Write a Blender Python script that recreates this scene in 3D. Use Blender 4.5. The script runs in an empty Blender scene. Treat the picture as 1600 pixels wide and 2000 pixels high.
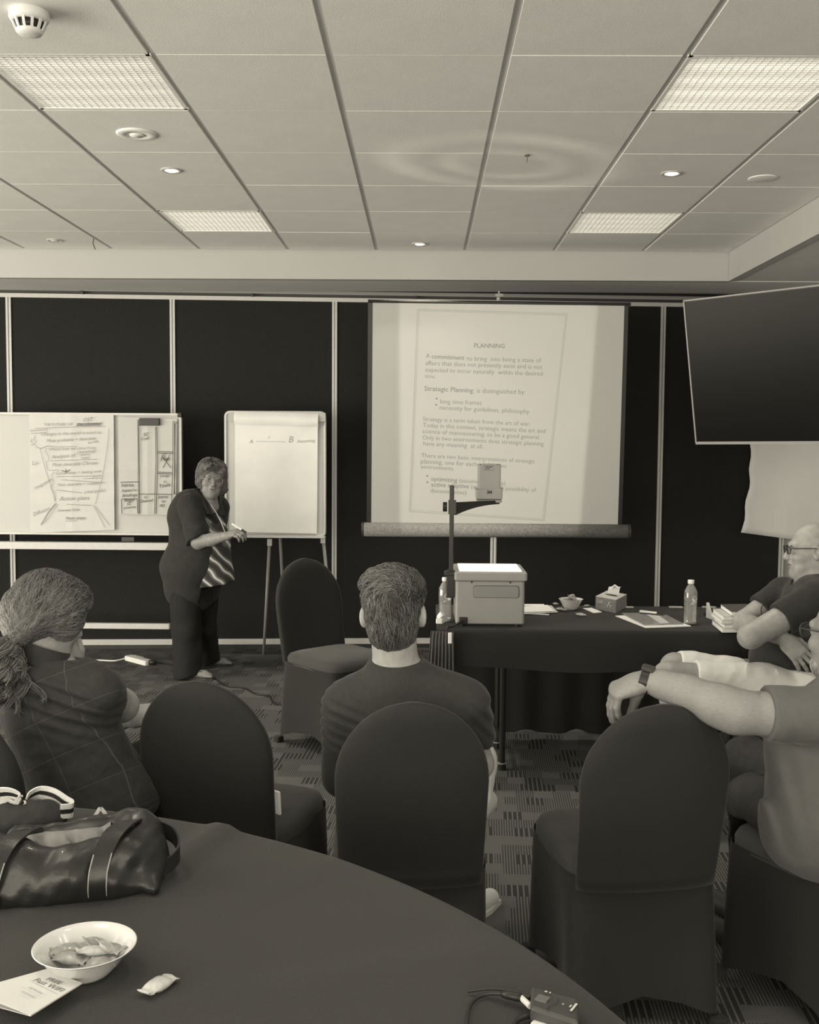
import bpy, math, random
import numpy as np
from mathutils import Vector, Matrix, kdtree
SC = bpy.context.scene
COL = SC.collection
rng = np.random.default_rng(7)
random.seed(7)

# ---------------------------------------------------------------- camera
FPX, PITCH, YAW, ROLL, CAMH = 2048.72, .0663558, -.0122836, .00681625, 1.60
_f = np.array([math.sin(YAW)*math.cos(PITCH), math.cos(YAW)*math.cos(PITCH), -math.sin(PITCH)])
_r = np.array([math.cos(YAW), -math.sin(YAW), 0.0])
_u = np.cross(_r, _f)
CR = math.cos(ROLL)*_r + math.sin(ROLL)*_u
CU = math.cos(ROLL)*_u - math.sin(ROLL)*_r
CF = _f
CC = np.array([0, 0, CAMH])
cam = bpy.data.cameras.new('camera')
cam.sensor_fit = 'HORIZONTAL'; cam.sensor_width = 36.0; cam.lens = FPX*36/1600
cam.clip_start = .05; cam.clip_end = 60
co = bpy.data.objects.new('camera', cam); COL.objects.link(co)
co.matrix_world = Matrix(((CR[0], CU[0], -CF[0], 0), (CR[1], CU[1], -CF[1], 0), (CR[2], CU[2], -CF[2], CAMH), (0, 0, 0, 1)))
SC.camera = co

# ---------------------------------------------------------------- light
TINT = (1.0, .925, .745)
SC.view_settings.view_transform = 'Standard'; SC.view_settings.look = 'None'
SC.view_settings.exposure = 0.0; SC.view_settings.gamma = 1.0
SC.view_settings.use_curve_mapping = False
w = bpy.data.worlds.new('room_daylight'); SC.world = w; w.use_nodes = True
w.node_tree.nodes['Background'].inputs[0].default_value = (*TINT, 1)
w.node_tree.nodes['Background'].inputs[1].default_value = .60
def area(name, loc, target, sx, sy, power):
    l = bpy.data.lights.new(name, 'AREA'); l.shape = 'RECTANGLE'; l.size = sx; l.size_y = sy
    l.energy = power; l.color = TINT
    o = bpy.data.objects.new(name, l); COL.objects.link(o); o.location = loc
    o.rotation_euler = (Vector(target)-Vector(loc)).to_track_quat('-Z', 'Y').to_euler()
    return o
area('rear_window_daylight', (-.6, -4.2, 1.5), (-.2, 8, 1.6), 7.5, 2.6, 350)
area('side_window_daylight', (-6.4, 2.0, 1.25), (0, 3.6, 2.3), 7.0, 2.4, 470)

# ---------------------------------------------------------------- helpers
def ray(px, py): return (px-800)/FPX*CR - (py-1000)/FPX*CU + CF
def at(px, py, Y):                      # the point at depth Y seen at that pixel
    d = ray(px, py); return CC + d*(Y/d[1])
def on(px, py, Z=0.0):                  # the point of the horizontal plane Z seen at that pixel
    d = ray(px, py); return CC + d*((Z-CAMH)/d[2])
def plane_hit(px, py, P0, n):
    d = ray(px, py); return CC + d*(np.dot(P0-CC, n)/np.dot(d, n))
V = lambda *a: np.array(a, float)
def unit(v): v = np.asarray(v, float); return v/np.linalg.norm(v)

def lin(v): v = v/255; return v/12.92 if v <= .04045 else ((v+.055)/1.055)**2.4

MATS = {}
def mat(name, g, rough=.6, spec=.3, sheen=0, bump=0, bscale=200, var=0, vscale=30, metal=0, emit=0, coat=0, trans=0, stretch=None, detail=3):
    if name in MATS: return MATS[name]
    m = bpy.data.materials.new(name); m.use_nodes = True
    nt = m.node_tree; b = nt.nodes['Principled BSDF']
    b.inputs['Base Color'].default_value = (g, g, g, 1)
    b.inputs['Roughness'].default_value = rough
    b.inputs['Specular IOR Level'].default_value = spec
    b.inputs['Metallic'].default_value = metal
    b.inputs['Coat Weight'].default_value = coat
    if trans: b.inputs['Transmission Weight'].default_value = trans
    if sheen:
        b.inputs['Sheen Weight'].default_value = sheen; b.inputs['Sheen Roughness'].default_value = .4
    if emit:
        b.inputs['Emission Color'].default_value = (*TINT, 1); b.inputs['Emission Strength'].default_value = emit
    if bump or var:
        tc = nt.nodes.new('ShaderNodeTexCoord')
        src = tc.outputs['Object']
        if stretch:
            mp = nt.nodes.new('ShaderNodeMapping'); mp.inputs['Scale'].default_value = stretch
            nt.links.new(src, mp.inputs[0]); src = mp.outputs[0]
    if bump:
        n = nt.nodes.new('ShaderNodeTexNoise'); n.inputs['Scale'].default_value = bscale; n.inputs['Detail'].default_value = detail
        bp = nt.nodes.new('ShaderNodeBump'); bp.inputs['Strength'].default_value = bump; bp.inputs['Distance'].default_value = .004
        nt.links.new(src, n.inputs['Vector']); nt.links.new(n.outputs[0], bp.inputs['Height']); nt.links.new(bp.outputs[0], b.inputs['Normal'])
    if var:
        n2 = nt.nodes.new('ShaderNodeTexNoise'); n2.inputs['Scale'].default_value = vscale; n2.inputs['Detail'].default_value = 5
        mr = nt.nodes.new('ShaderNodeMapRange'); mr.inputs[1].default_value = .25; mr.inputs[2].default_value = .75
        mr.inputs[3].default_value = g*(1-var); mr.inputs[4].default_value = g*(1+var)
        nt.links.new(src, n2.inputs['Vector']); nt.links.new(n2.outputs[0], mr.inputs[0])
        nt.links.new(mr.outputs[0], b.inputs['Base Color'])
    MATS[name] = m
    return m

class MB:
    """collects shapes, then links them as one mesh object"""
    def __init__(s): s.v = []; s.f = []; s.n = 0
    def add(s, verts, faces):
        verts = np.asarray(verts, float).reshape(-1, 3)
        s.v.append(verts); s.f += [tuple(int(i)+s.n for i in f) for f in faces]; s.n += len(verts)
    def box(s, c, size, R=None, taper=1.0):
        hx, hy, hz = np.asarray(size, float)/2
        p = np.array([(x*hx*(taper if z > 0 else 1), y*hy*(taper if z > 0 else 1), z*hz) for z in (-1, 1) for y in (-1, 1) for x in (-1, 1)])
        if R is not None: p = p @ np.asarray(R).T
        s.add(p+np.asarray(c), [(0, 2, 3, 1), (4, 5, 7, 6), (0, 1, 5, 4), (2, 6, 7, 3), (0, 4, 6, 2), (1, 3, 7, 5)])
    def rbox(s, c, size, r, R=None, seg=3):
        """box with rounded vertical edges and a small bevel top and bottom"""
        hx, hy, hz = np.asarray(size, float)/2
        ring = []
        for (sx, sy, a0) in ((1, 1, 0), (-1, 1, 90), (-1, -1, 180), (1, -1, 270)):
            for k in range(seg+1):
                a = math.radians(a0+90*k/seg); ring.append((sx*(hx-r)+r*math.cos(a), sy*(hy-r)+r*math.sin(a)))
        ring = np.array(ring); b = min(r*.4, hz*.4); n = len(ring)
        lv = []
        for z, ins in ((-hz, b), (-hz+b, 0), (hz-b, 0), (hz, b)):
            q = ring*(np.array([(hx-ins)/hx, (hy-ins)/hy])); lv.append(np.c_[q, np.full(n, z)])
        p = np.vstack(lv)
        if R is not None: p = p @ np.asarray(R).T
        f = [tuple(range(n))[::-1], tuple(range(3*n, 4*n))]
        for k in range(3):
            for i in range(n):
                j = (i+1) % n; f.append((k*n+i, k*n+j, (k+1)*n+j, (k+1)*n+i))
        s.add(p+np.asarray(c), f)
    def prism(s, poly, d):
        """closed polygon (N,3) pushed along vector d"""
        poly = np.asarray(poly, float); n = len(poly)
        f = [tuple(range(n))[::-1], tuple(range(n, 2*n))]+[(i, (i+1) % n, n+(i+1) % n, n+i) for i in range(n)]
        s.add(np.vstack([poly, poly+np.asarray(d)]), f)
    def tube(s, path, rad, seg=8, cap=True):
        path = np.asarray(path, float); n = len(path)
        rad = np.broadcast_to(np.asarray(rad, float), (n,))
        t = np.gradient(path, axis=0); t /= np.linalg.norm(t, axis=1)[:, None]+1e-12
        ref = np.array([0, 0, 1.0]) if abs(t[0][2]) < .9 else np.array([1.0, 0, 0])
        vs = []
        nrm = np.cross(t[0], ref); nrm /= np.linalg.norm(nrm)
        a = np.arange(seg)*2*np.pi/seg
        for i in range(n):
            nrm = nrm-t[i]*np.dot(nrm, t[i]); nrm /= np.linalg.norm(nrm)+1e-12
            b = np.cross(t[i], nrm)
            vs.append(path[i]+rad[i]*(np.cos(a)[:, None]*nrm+np.sin(a)[:, None]*b))
        f = [(i*seg+k, i*seg+(k+1) % seg, (i+1)*seg+(k+1) % seg, (i+1)*seg+k) for i in range(n-1) for k in range(seg)]
        if cap: f += [tuple(range(seg))[::-1], tuple(range((n-1)*seg, n*seg))]
        s.add(np.vstack(vs), f)
    def lathe(s, prof, c=(0, 0, 0), seg=32, R=None):
        """profile of (radius, z) pairs turned about z"""
        a = np.arange(seg)*2*np.pi/seg; vs = []
        for r, z in prof: vs.append(np.c_[r*np.cos(a), r*np.sin(a), np.full(seg, z)])
        p = np.vstack(vs)
        if R is not None: p = p @ np.asarray(R).T
        m = len(prof)
        f = [(i*seg+k, i*seg+(k+1) % seg, (i+1)*seg+(k+1) % seg, (i+1)*seg+k) for i in range(m-1) for k in range(seg)]
        if prof[0][0] > 1e-6: f.append(tuple(range(seg))[::-1])
        if prof[-1][0] > 1e-6: f.append(tuple(range((m-1)*seg, m*seg)))
        s.add(p+np.asarray(c), f)
    def ribbon(s, path, side, w, th):
        """flat band swept along path; side gives the band's width direction at each point"""
        path = np.asarray(path, float); side = np.broadcast_to(np.asarray(side, float), path.shape)
        t = np.gradient(path, axis=0); t /= np.linalg.norm(t, axis=1)[:, None]+1e-12
        sd = side-t*(side*t).sum(1)[:, None]; sd /= np.linalg.norm(sd, axis=1)[:, None]+1e-12
        nn = np.cross(t, sd); n = len(path)
        ww = np.broadcast_to(np.asarray(w, float), (n,))[:, None]/2
        vs = np.stack([path-sd*ww-nn*th/2, path+sd*ww-nn*th/2, path+sd*ww+nn*th/2, path-sd*ww+nn*th/2], 1).reshape(-1, 3)
        f = [(i*4+k, i*4+(k+1) % 4, (i+1)*4+(k+1) % 4, (i+1)*4+k) for i in range(n-1) for k in range(4)]
        f += [(3, 2, 1, 0), tuple(range(4*n-4, 4*n))]
        s.add(vs, f)
    def grid(s, P):
        P = np.asarray(P, float); a, b = P.shape[:2]
        s.add(P.reshape(-1, 3), [(i*b+j, i*b+j+1, (i+1)*b+j+1, (i+1)*b+j) for i in range(a-1) for j in range(b-1)])
    def build(s, name, m, parent=None, local=False, smooth=False, origin=None, bevel=0):
        v = np.vstack(s.v) if s.v else np.zeros((0, 3))
        o0 = np.zeros(3)
        if parent is not None:
            o0 = np.array(parent['_o']) if '_o' in parent else np.zeros(3)
        elif origin is not None: o0 = np.asarray(origin, float)
        elif not local:
            o0 = np.array([(v[:, 0].min()+v[:, 0].max())/2, (v[:, 1].min()+v[:, 1].max())/2, v[:, 2].min()])
        if not local: v = v-o0
        return link_mesh(name, v, s.f, m, parent, smooth, None if (parent is not None or local) else o0, bevel, o0)

def link_mesh(name, v, f, m, parent=None, smooth=False, loc=None, bevel=0, wo=None):
    me = bpy.data.meshes.new(name)
    me.from_pydata(np.asarray(v).tolist(), [], f if isinstance(f, list) else np.asarray(f).tolist())
    me.materials.append(m)
    if smooth: me.polygons.foreach_set('use_smooth', [True]*len(me.polygons))
    me.update()
    o = bpy.data.objects.new(name, me); COL.objects.link(o)
    if parent is not None: o.parent = parent
    if loc is not None: o.location = loc
    if wo is not None: o['_o'] = [float(x) for x in wo]
    if bevel:
        b = o.modifiers.new('bevel', 'BEVEL'); b.width = bevel; b.segments = 2; b.limit_method = 'ANGLE'
    return o

def thing(name, label, cat, loc=(0, 0, 0), group=None, rz=0):
    o = bpy.data.objects.new(name, None); COL.objects.link(o)
    o.location = [float(x) for x in loc]; o.rotation_euler = (0, 0, rz); o.empty_display_size = .05
    o['label'] = label; o['category'] = cat; o['_o'] = [float(x) for x in loc]
    if group: o['group'] = group
    return o
def tag(o, label, cat, group=None):
    o['label'] = label; o['category'] = cat
    if group: o['group'] = group
    return o
def struct(o): o['kind'] = 'structure'; return o
def copy_thing(t, loc, rz=0, label=None, group=None):
    c = t.copy(); COL.objects.link(c); c.location = [float(x) for x in loc]; c.rotation_euler = (0, 0, rz)
    if label: c['label'] = label
    if group: c['group'] = group
    for ch in list(t.children):
        d = ch.copy(); COL.objects.link(d); d.parent = c
        for g in list(ch.children):
            e = g.copy(); COL.objects.link(e); e.parent = d
    return c

def rotz(a): return np.array([[math.cos(a), -math.sin(a), 0], [math.sin(a), math.cos(a), 0], [0, 0, 1]])
def frame(fwd, up=(0, 0, 1)):
    """columns: right, forward, up"""
    f = unit(fwd); r = unit(np.cross(f, up)); u = np.cross(r, f); return np.stack([r, f, u], 1)
def smooth_path(pts, n=8):
    pts = [np.asarray(p, float) for p in pts]; P = [pts[0]]+pts+[pts[-1]]; out = []
    for i in range(1, len(P)-2):
        for k in range(n):
            t = k/n; a, b, c, d = P[i-1], P[i], P[i+1], P[i+2]
            out.append(.5*((2*b)+(-a+c)*t+(2*a-5*b+4*c-d)*t*t+(-a+3*b-3*c+d)*t**3))
    out.append(pts[-1]); return np.array(out)

# ---- flat print: words and strokes lying on a surface
TEXTS = []
def write(dst, s, p0, p1, up, nrm, bold=0, shear=0, hgt=None):
    """words from p0 to p1 (baseline); up points to the top of the letters"""
    TEXTS.append((dst, s, np.asarray(p0, float), np.asarray(p1, float), np.asarray(up, float), np.asarray(nrm, float), bold, shear, hgt))
def flush_texts():
    obs = []
    for (dst, s, p0, p1, up, nrm, bold, shear, hgt) in TEXTS:
        c = bpy.data.curves.new('words', 'FONT'); c.body = s; c.size = 1; c.offset = bold; c.shear = shear; c.resolution_u = 2
        o = bpy.data.objects.new('words', c); COL.objects.link(o); obs.append(o)
    dg = bpy.context.evaluated_depsgraph_get(); dg.update()
    for o, (dst, s, p0, p1, up, nrm, bold, shear, hgt) in zip(obs, TEXTS):
        me = bpy.data.meshes.new_from_object(o.evaluated_get(dg))
        v = np.empty(len(me.vertices)*3); me.vertices.foreach_get('co', v); v = v.reshape(-1, 3)
        if len(v):
            v[:, 0] -= v[:, 0].min(); wd = v[:, 0].max(); L = np.linalg.norm(p1-p0); k = L/wd
            ky = k if hgt is None else hgt/.7
            x = unit(p1-p0); y = up-x*np.dot(up, x); y = unit(y)
            q = p0+np.outer(v[:, 0]*k, x)+np.outer(v[:, 1]*ky, y)+nrm*.0008
            dst.add(q, [tuple(p.vertices) for p in me.polygons])
        c = o.data; bpy.data.objects.remove(o); bpy.data.curves.remove(c); bpy.data.meshes.remove(me)
    TEXTS.clear()
def stroke(dst, pts, nrm, wd, lift=.0008):
    pts = np.asarray(pts, float)+np.asarray(nrm)*lift
    t = np.gradient(pts, axis=0); sd = np.cross(t, nrm); sd /= np.linalg.norm(sd, axis=1)[:, None]+1e-12
    vs = np.stack([pts-sd*wd/2, pts+sd*wd/2], 1).reshape(-1, 3)
    dst.add(vs, [(2*i, 2*i+1, 2*i+3, 2*i+2) for i in range(len(pts)-1)])

# ---- soft bodies: smooth unions of tapered limbs and ellipsoids, meshed as one surface
def cone(p0, p1, r0, r1, k=.03, flat=None): return ('cone', np.asarray(p0, float), np.asarray(p1, float), r0, r1, k, flat, 1)
def ell(c, r, R=None, k=.03): return ('ell', np.asarray(c, float), np.asarray(r, float), R, None, k, None, 1)
def sub(p): return p[:7]+(-1,)
def inflate(p, d):
    if p[0] == 'cone': return p[:3]+(p[3]+d, p[4]+d)+p[5:]
    return (p[0], p[1], p[2]+d)+p[3:]
def chain(pts, rads, k=.02): return [cone(pts[i], pts[i+1], rads[i], rads[i+1], k) for i in range(len(pts)-1)]
def sdf_mesh(prims, vox, clips=(), noise=None, pad=.012):
    lo = np.full(3, 1e9); hi = -lo; bbs = []
    for p in prims:
        if p[0] == 'cone':
            r = max(p[3], p[4]); a = np.minimum(p[1], p[2])-r; b = np.maximum(p[1], p[2])+r
        else:
            r = p[2] if p[3] is None else np.abs(p[3]) @ p[2]
            a = p[1]-r; b = p[1]+r
        e = pad+p[5]+2*vox; bbs.append((a-e, b+e))
        if p[7] > 0: lo = np.minimum(lo, a); hi = np.maximum(hi, b)
    lo = lo-4*vox-pad; n = np.ceil((hi+4*vox+pad-lo)/vox).astype(int)+1
    D = np.full(n, 1.0, np.float32)
    ax = [(lo[i]+vox*np.arange(n[i])).astype(np.float32) for i in range(3)]
    for p, (a, b) in zip(prims, bbs):
        i0 = np.clip(((a-lo)/vox).astype(int), 0, n); i1 = np.clip(((b-lo)/vox).astype(int)+2, 0, n)
        if np.any(i1 <= i0): continue
        sl = tuple(slice(i0[i], i1[i]) for i in range(3))
        X = ax[0][sl[0]][:, None, None]; Y = ax[1][sl[1]][None, :, None]; Z = ax[2][sl[2]][None, None, :]
        if p[0] == 'cone':
            ba = (p[2]-p[1]).astype(np.float32); L2 = float(ba @ ba)+1e-12
            x, y, z = X-np.float32(p[1][0]), Y-np.float32(p[1][1]), Z-np.float32(p[1][2])
            t = np.clip((x*ba[0]+y*ba[1]+z*ba[2])/L2, 0, 1)
            x = x-t*ba[0]; y = y-t*ba[1]; z = z-t*ba[2]
            q2 = x*x+y*y+z*z
            if p[6] is not None:
                nv, sc = p[6]; dn = x*nv[0]+y*nv[1]+z*nv[2]; q2 = q2+dn*dn*(1/sc**2-1)
            d = np.sqrt(q2)-(p[3]+t*(p[4]-p[3]))
        else:
            x, y, z = X-np.float32(p[1][0]), Y-np.float32(p[1][1]), Z-np.float32(p[1][2])
            if p[3] is not None:
                R = p[3]; x, y, z = (x*R[0, 0]+y*R[1, 0]+z*R[2, 0]), (x*R[0, 1]+y*R[1, 1]+z*R[2, 1]), (x*R[0, 2]+y*R[1, 2]+z*R[2, 2])
            rr = p[2]; k0 = np.sqrt((x/rr[0])**2+(y/rr[1])**2+(z/rr[2])**2)
            k1 = np.sqrt((x/rr[0]**2)**2+(y/rr[1]**2)**2+(z/rr[2]**2)**2)+1e-6
            d = k0*(k0-1)/k1
        S = D[sl]; k = p[5]
        if p[7] > 0:
            h = np.maximum(k-np.abs(S-d), 0); D[sl] = np.minimum(S, d)-h*h/(4*k)
        else:
            h = np.maximum(k-np.abs(S+d), 0); D[sl] = np.maximum(S, -d)+h*h/(4*k)
    X, Y, Z = ax[0][:, None, None], ax[1][None, :, None], ax[2][None, None, :]
    for c in clips: D = np.maximum(D, c(X, Y, Z).astype(np.float32))
    if noise is not None:
        I = np.argwhere(np.abs(D) < .03)
        P = np.stack([ax[i][I[:, i]] for i in range(3)], 1); D[I[:, 0], I[:, 1], I[:, 2]] += noise(P).astype(np.float32)
    return nets(D, lo, vox)
def half(pt, nrm, c=None, R=None):
    """cut away what lies beyond a plane, only inside a ball when c and R are given"""
    pt = np.asarray(pt, float); nrm = unit(nrm)
    def fn(X, Y, Z):
        d = (X-pt[0])*nrm[0]+(Y-pt[1])*nrm[1]+(Z-pt[2])*nrm[2]
        if c is None: return d
        s = np.sqrt((X-c[0])**2+(Y-c[1])**2+(Z-c[2])**2)-R
        return np.minimum(d, -s)
    return fn
def nets(D, lo, vox):
    ins = D < 0; s = ins.astype(np.int8)
    c = np.zeros(tuple(np.array(D.shape)-1), np.int8)
    offs = [(i, j, k) for i in (0, 1) for j in (0, 1) for k in (0, 1)]
    sh = lambda o: tuple(slice(o[i], D.shape[i]-1+o[i]) for i in range(3))
    for o in offs: c += s[sh(o)]
    I = np.argwhere((c > 0) & (c < 8)); N = len(I)
    idx = np.full(c.shape, -1, np.int32); idx[I[:, 0], I[:, 1], I[:, 2]] = np.arange(N)
    val = {o: D[I[:, 0]+o[0], I[:, 1]+o[1], I[:, 2]+o[2]] for o in offs}
    acc = np.zeros((N, 3)); cnt = np.zeros(N)
    for a in offs:
        for d in range(3):
            if a[d]: continue
            b = tuple(1 if i == d else a[i] for i in range(3))
            va, vb = val[a], val[b]; m = (va < 0) != (vb < 0)
            t = va[m]/(va[m]-vb[m]); q = np.tile(np.array(a, float), (m.sum(), 1)); q[:, d] += t
            acc[m] += q; cnt[m] += 1
    v = lo+vox*(I+acc/cnt[:, None])
    F = []
    for d in range(3):
        u, w_ = (d+1) % 3, (d+2) % 3
        a = [slice(1, -1)]*3; a[d] = slice(0, -1); b = list(a); b[d] = slice(1, None)
        A, B = ins[tuple(a)], ins[tuple(b)]
        for sgn in (0, 1):
            E = np.argwhere(A & ~B) if sgn == 0 else np.argwhere(~A & B)
            if not len(E): continue
            off = np.ones(3, int); off[d] = 0; E = E+off
            q = []
            for (du, dw) in ((0, 0), (-1, 0), (-1, -1), (0, -1)):
                e = E.copy(); e[:, u] += du; e[:, w_] += dw; q.append(idx[e[:, 0], e[:, 1], e[:, 2]])
            q = np.stack(q, 1); F.append(q if sgn == 0 else q[:, ::-1])
    return v, np.vstack(F)
def soft(name, prims, m, parent=None, vox=.006, clips=(), noise=None, origin=None):
    v, f = sdf_mesh(prims, vox, clips, noise)
    if parent is not None: o0 = np.array(parent['_o'])
    else: o0 = np.asarray(origin, float) if origin is not None else np.array([v[:, 0].mean(), v[:, 1].mean(), v[:, 2].min()])
    me = bpy.data.meshes.new(name)
    me.vertices.add(len(v)); me.vertices.foreach_set('co', (v-o0).astype(np.float32).ravel())
    me.loops.add(len(f)*4); me.loops.foreach_set('vertex_index', f[:, ::-1].astype(np.int32).ravel() if FLIP else f.astype(np.int32).ravel())
    me.polygons.add(len(f)); me.polygons.foreach_set('loop_start', np.arange(0, len(f)*4, 4, dtype=np.int32))
    me.polygons.foreach_set('use_smooth', np.ones(len(f), bool))
    me.update(calc_edges=True); me.validate()
    me.materials.append(m)
    o = bpy.data.objects.new(name, me); COL.objects.link(o)
    if parent is not None: o.parent = parent
    else: o.location = o0
    o['_o'] = [float(x) for x in o0]
    return o
FLIP = False
def wrinkle(seed, amp, freq, n=7, aniso=(1, 1, 1)):
    r = np.random.default_rng(seed); W = r.normal(size=(n, 3))*np.array(aniso)*freq; ph = r.uniform(0, 6.28, n); W2 = r.normal(size=(n, 3))*freq*.35
    def fn(P):
        s = np.zeros(len(P))
        for i in range(n):
            s += np.sin(P @ W[i]+ph[i]+1.6*np.sin(P @ W2[i]+i))**3
        return s*amp/math.sqrt(n)
    return fn
# ---------------------------------------------------------------- materials
M_TILE = mat('ceiling_tile', .87, .9, .1, bump=.25, bscale=260, var=.03, vscale=6)
M_RUN = mat('ceiling_runner', .60, .5, .3)
M_TEE = mat('ceiling_tee', .88, .5, .3)
M_PLASTER = mat('white_plaster', .50, .8, .2, var=.02, vscale=3)
M_SOFFIT = mat('soffit_paint', .80, .8, .2, var=.03, vscale=3)
M_ALU = mat('aluminium', .62, .38, .5, var=.05, vscale=40)
M_ALUD = mat('dull_aluminium', .33, .45, .4)
M_PANEL = mat('black_wall_fabric', .027, .95, .1, bump=.4, bscale=500, var=.15, vscale=120)
M_WHITE = mat('white_plastic', .80, .35, .4)
M_WBOARD = mat('whiteboard_enamel', .56, .5, .25)
M_PAPER = mat('white_paper', .86, .8, .15, bump=.25, bscale=14, var=.03, vscale=9)
M_PAPERB = mat('board_paper', .63, .8, .15, bump=.25, bscale=14, var=.03, vscale=9)
M_CARD = mat('white_card', .66, .7, .2)
M_PAPER2 = mat('grey_white_paper', .56, .8, .15, bump=.2, bscale=14, var=.03, vscale=9)
M_INK = mat('marker_ink', .13, .7, .2)
M_INKD = mat('dark_marker_ink', .05, .7, .2)
M_INKL = mat('faint_marker_ink', .42, .7, .2)
M_BLACK = mat('black_plastic', .018, .4, .4)
M_DARK = mat('dark_grey_plastic', .05, .45, .4)
M_BMETAL = mat('black_painted_metal', .02, .4, .4)
M_SCREEN = mat('screen_fabric', .50, .9, .1, var=.015, vscale=4)
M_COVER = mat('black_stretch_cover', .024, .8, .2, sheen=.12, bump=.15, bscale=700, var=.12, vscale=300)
M_COVER_LIT = mat('black_stretch_cover_lit', .055, .8, .2, sheen=.15, bump=.15, bscale=700, var=.12, vscale=300)  # same cover as the backs; paler colour stands in for light from overhead
M_CLOTH = mat('black_tablecloth', .043, .85, .15, sheen=.1, bump=.2, bscale=500, var=.10, vscale=260)
M_LIGHT = mat('lit_diffuser', .8, .6, .2, emit=1.1)

# ---------------------------------------------------------------- floor: carpet tiles
def carpet():
    m = bpy.data.materials.new('striped_carpet'); m.use_nodes = True; nt = m.node_tree; b = nt.nodes['Principled BSDF']
    b.inputs['Roughness'].default_value = .95; b.inputs['Specular IOR Level'].default_value = .1
    N, L = nt.nodes.new, nt.links.new
    def mth(op, a, bb=None, c=None):
        n = N('ShaderNodeMath'); n.operation = op
        for i, x in enumerate((a, bb, c)):
            if x is None: continue
            if isinstance(x, (int, float)): n.inputs[i].default_value = x
            else: L(x, n.inputs[i])
        return n.outputs[0]
    tc = N('ShaderNodeTexCoord'); mp = N('ShaderNodeMapping'); mp.inputs['Rotation'].default_value = (0, 0, .06); L(tc.outputs['Object'], mp.inputs[0])
    sx = N('ShaderNodeSeparateXYZ'); L(mp.outputs[0], sx.inputs[0]); x, y = sx.outputs[0], sx.outputs[1]
    row = mth('FLOOR', mth('DIVIDE', y, .095))
    rn = N('ShaderNodeTexWhiteNoise'); rn.noise_dimensions = '1D'; L(row, rn.inputs['W'])
    colm = mth('FLOOR', mth('ADD', mth('DIVIDE', x, .085), mth('MULTIPLY', rn.outputs[0], 7.0)))
    cv = N('ShaderNodeCombineXYZ'); L(colm, cv.inputs[0]); L(row, cv.inputs[1])
    wn = N('ShaderNodeTexWhiteNoise'); wn.noise_dimensions = '3D'; L(cv.outputs[0], wn.inputs['Vector']); rnd = wn.outputs[0]
    st = mth('FRACT', mth('DIVIDE', x, .021)); line = mth('LESS_THAN', st, .30)
    st2 = mth('FRACT', mth('DIVIDE', x, .0105)); line2 = mth('LESS_THAN', st2, .42)
    dark = mth('LESS_THAN', rnd, .24); plain = mth('GREATER_THAN', rnd, .74)
    striped = mth('ADD', .046, mth('MULTIPLY', line2, .062))          # fine light lines
    darkb = mth('ADD', .034, mth('MULTIPLY', line, .075))
    v = mth('ADD', mth('MULTIPLY', dark, darkb), mth('MULTIPLY', mth('SUBTRACT', 1, dark), striped))
    v = mth('ADD', mth('MULTIPLY', plain, .092), mth('MULTIPLY', mth('SUBTRACT', 1, plain), v))
    nz = N('ShaderNodeTexNoise'); nz.inputs['Scale'].default_value = 420; L(tc.outputs['Object'], nz.inputs['Vector'])
    v = mth('MULTIPLY', v, mth('ADD', .75, mth('MULTIPLY', nz.outputs[0], 1.1)))
    cc = N('ShaderNodeCombineColor'); [L(v, cc.inputs[i]) for i in range(3)]; L(cc.outputs[0], b.inputs['Base Color'])
    bp = N('ShaderNodeBump'); bp.inputs['Strength'].default_value = .5; bp.inputs['Distance'].default_value = .003; L(nz.outputs[0], bp.inputs['Height']); L(bp.outputs[0], b.inputs['Normal'])
    return m
mb = MB(); mb.box((-1.5, 2.3, -.05), (11, 13.4, .1)); struct(mb.build('floor', carpet()))

# ---------------------------------------------------------------- ceiling: 0.6 m tile grid
CZ, X0, Y0, YB, XR = 2.90, -1.525, 3.6196, 7.236, 2.067
mb = MB(); mb.box((-1.6, 2.4, CZ+.12), (11, 13.2, .06)); ceil = struct(mb.build('ceiling', M_TILE))
tile = MB(); tile.box((0, 0, .009), (.574, .590, .018)); tile_o = None
lights = {(0, 0), (4, 0), (0, 4), (4, 4), (0, -4), (4, -4), (0, -8), (4, -8), (-4, 0), (-4, 4), (-4, -4)}
co0 = np.array(ceil['_o'])
for r in range(-9, 6):
    for c in range(-7, 6):
        if (c, r) in lights: continue
        x, y = X0+.6*c+.3, Y0+.6*r+.3
        if tile_o is None:
            tile_o = tile.build('ceiling_tile', M_TILE, ceil, local=True); o = tile_o
        else:
            o = tile_o.copy(); COL.objects.link(o)
        o.location = [x-co0[0], y-co0[1], CZ-co0[2]+rng.uniform(-.0008, .0008)]
for c in range(-6, 6):
    mb = MB(); x = X0+.6*c
    mb.box((x, .9, CZ+.010), (.026, 12.66, .008)); mb.box((x, .9, CZ+.03), (.004, 12.6, .03))
    mb.build('ceiling_runner', M_RUN, ceil)
tee_o = None
for r in range(-8, 6):
    for c in range(-7, 6):
        if tee_o is None:
            mb = MB(); mb.box((0, 0, 0), (.573, .009, .005)); tee_o = mb.build('ceiling_tee', M_TEE, ceil, local=True); o = tee_o
        else: o = tee_o.copy(); COL.objects.link(o)
        o.location = [X0+.6*c+.3-co0[0], Y0+.6*r-co0[1], CZ+.0035-co0[2]]
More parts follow.
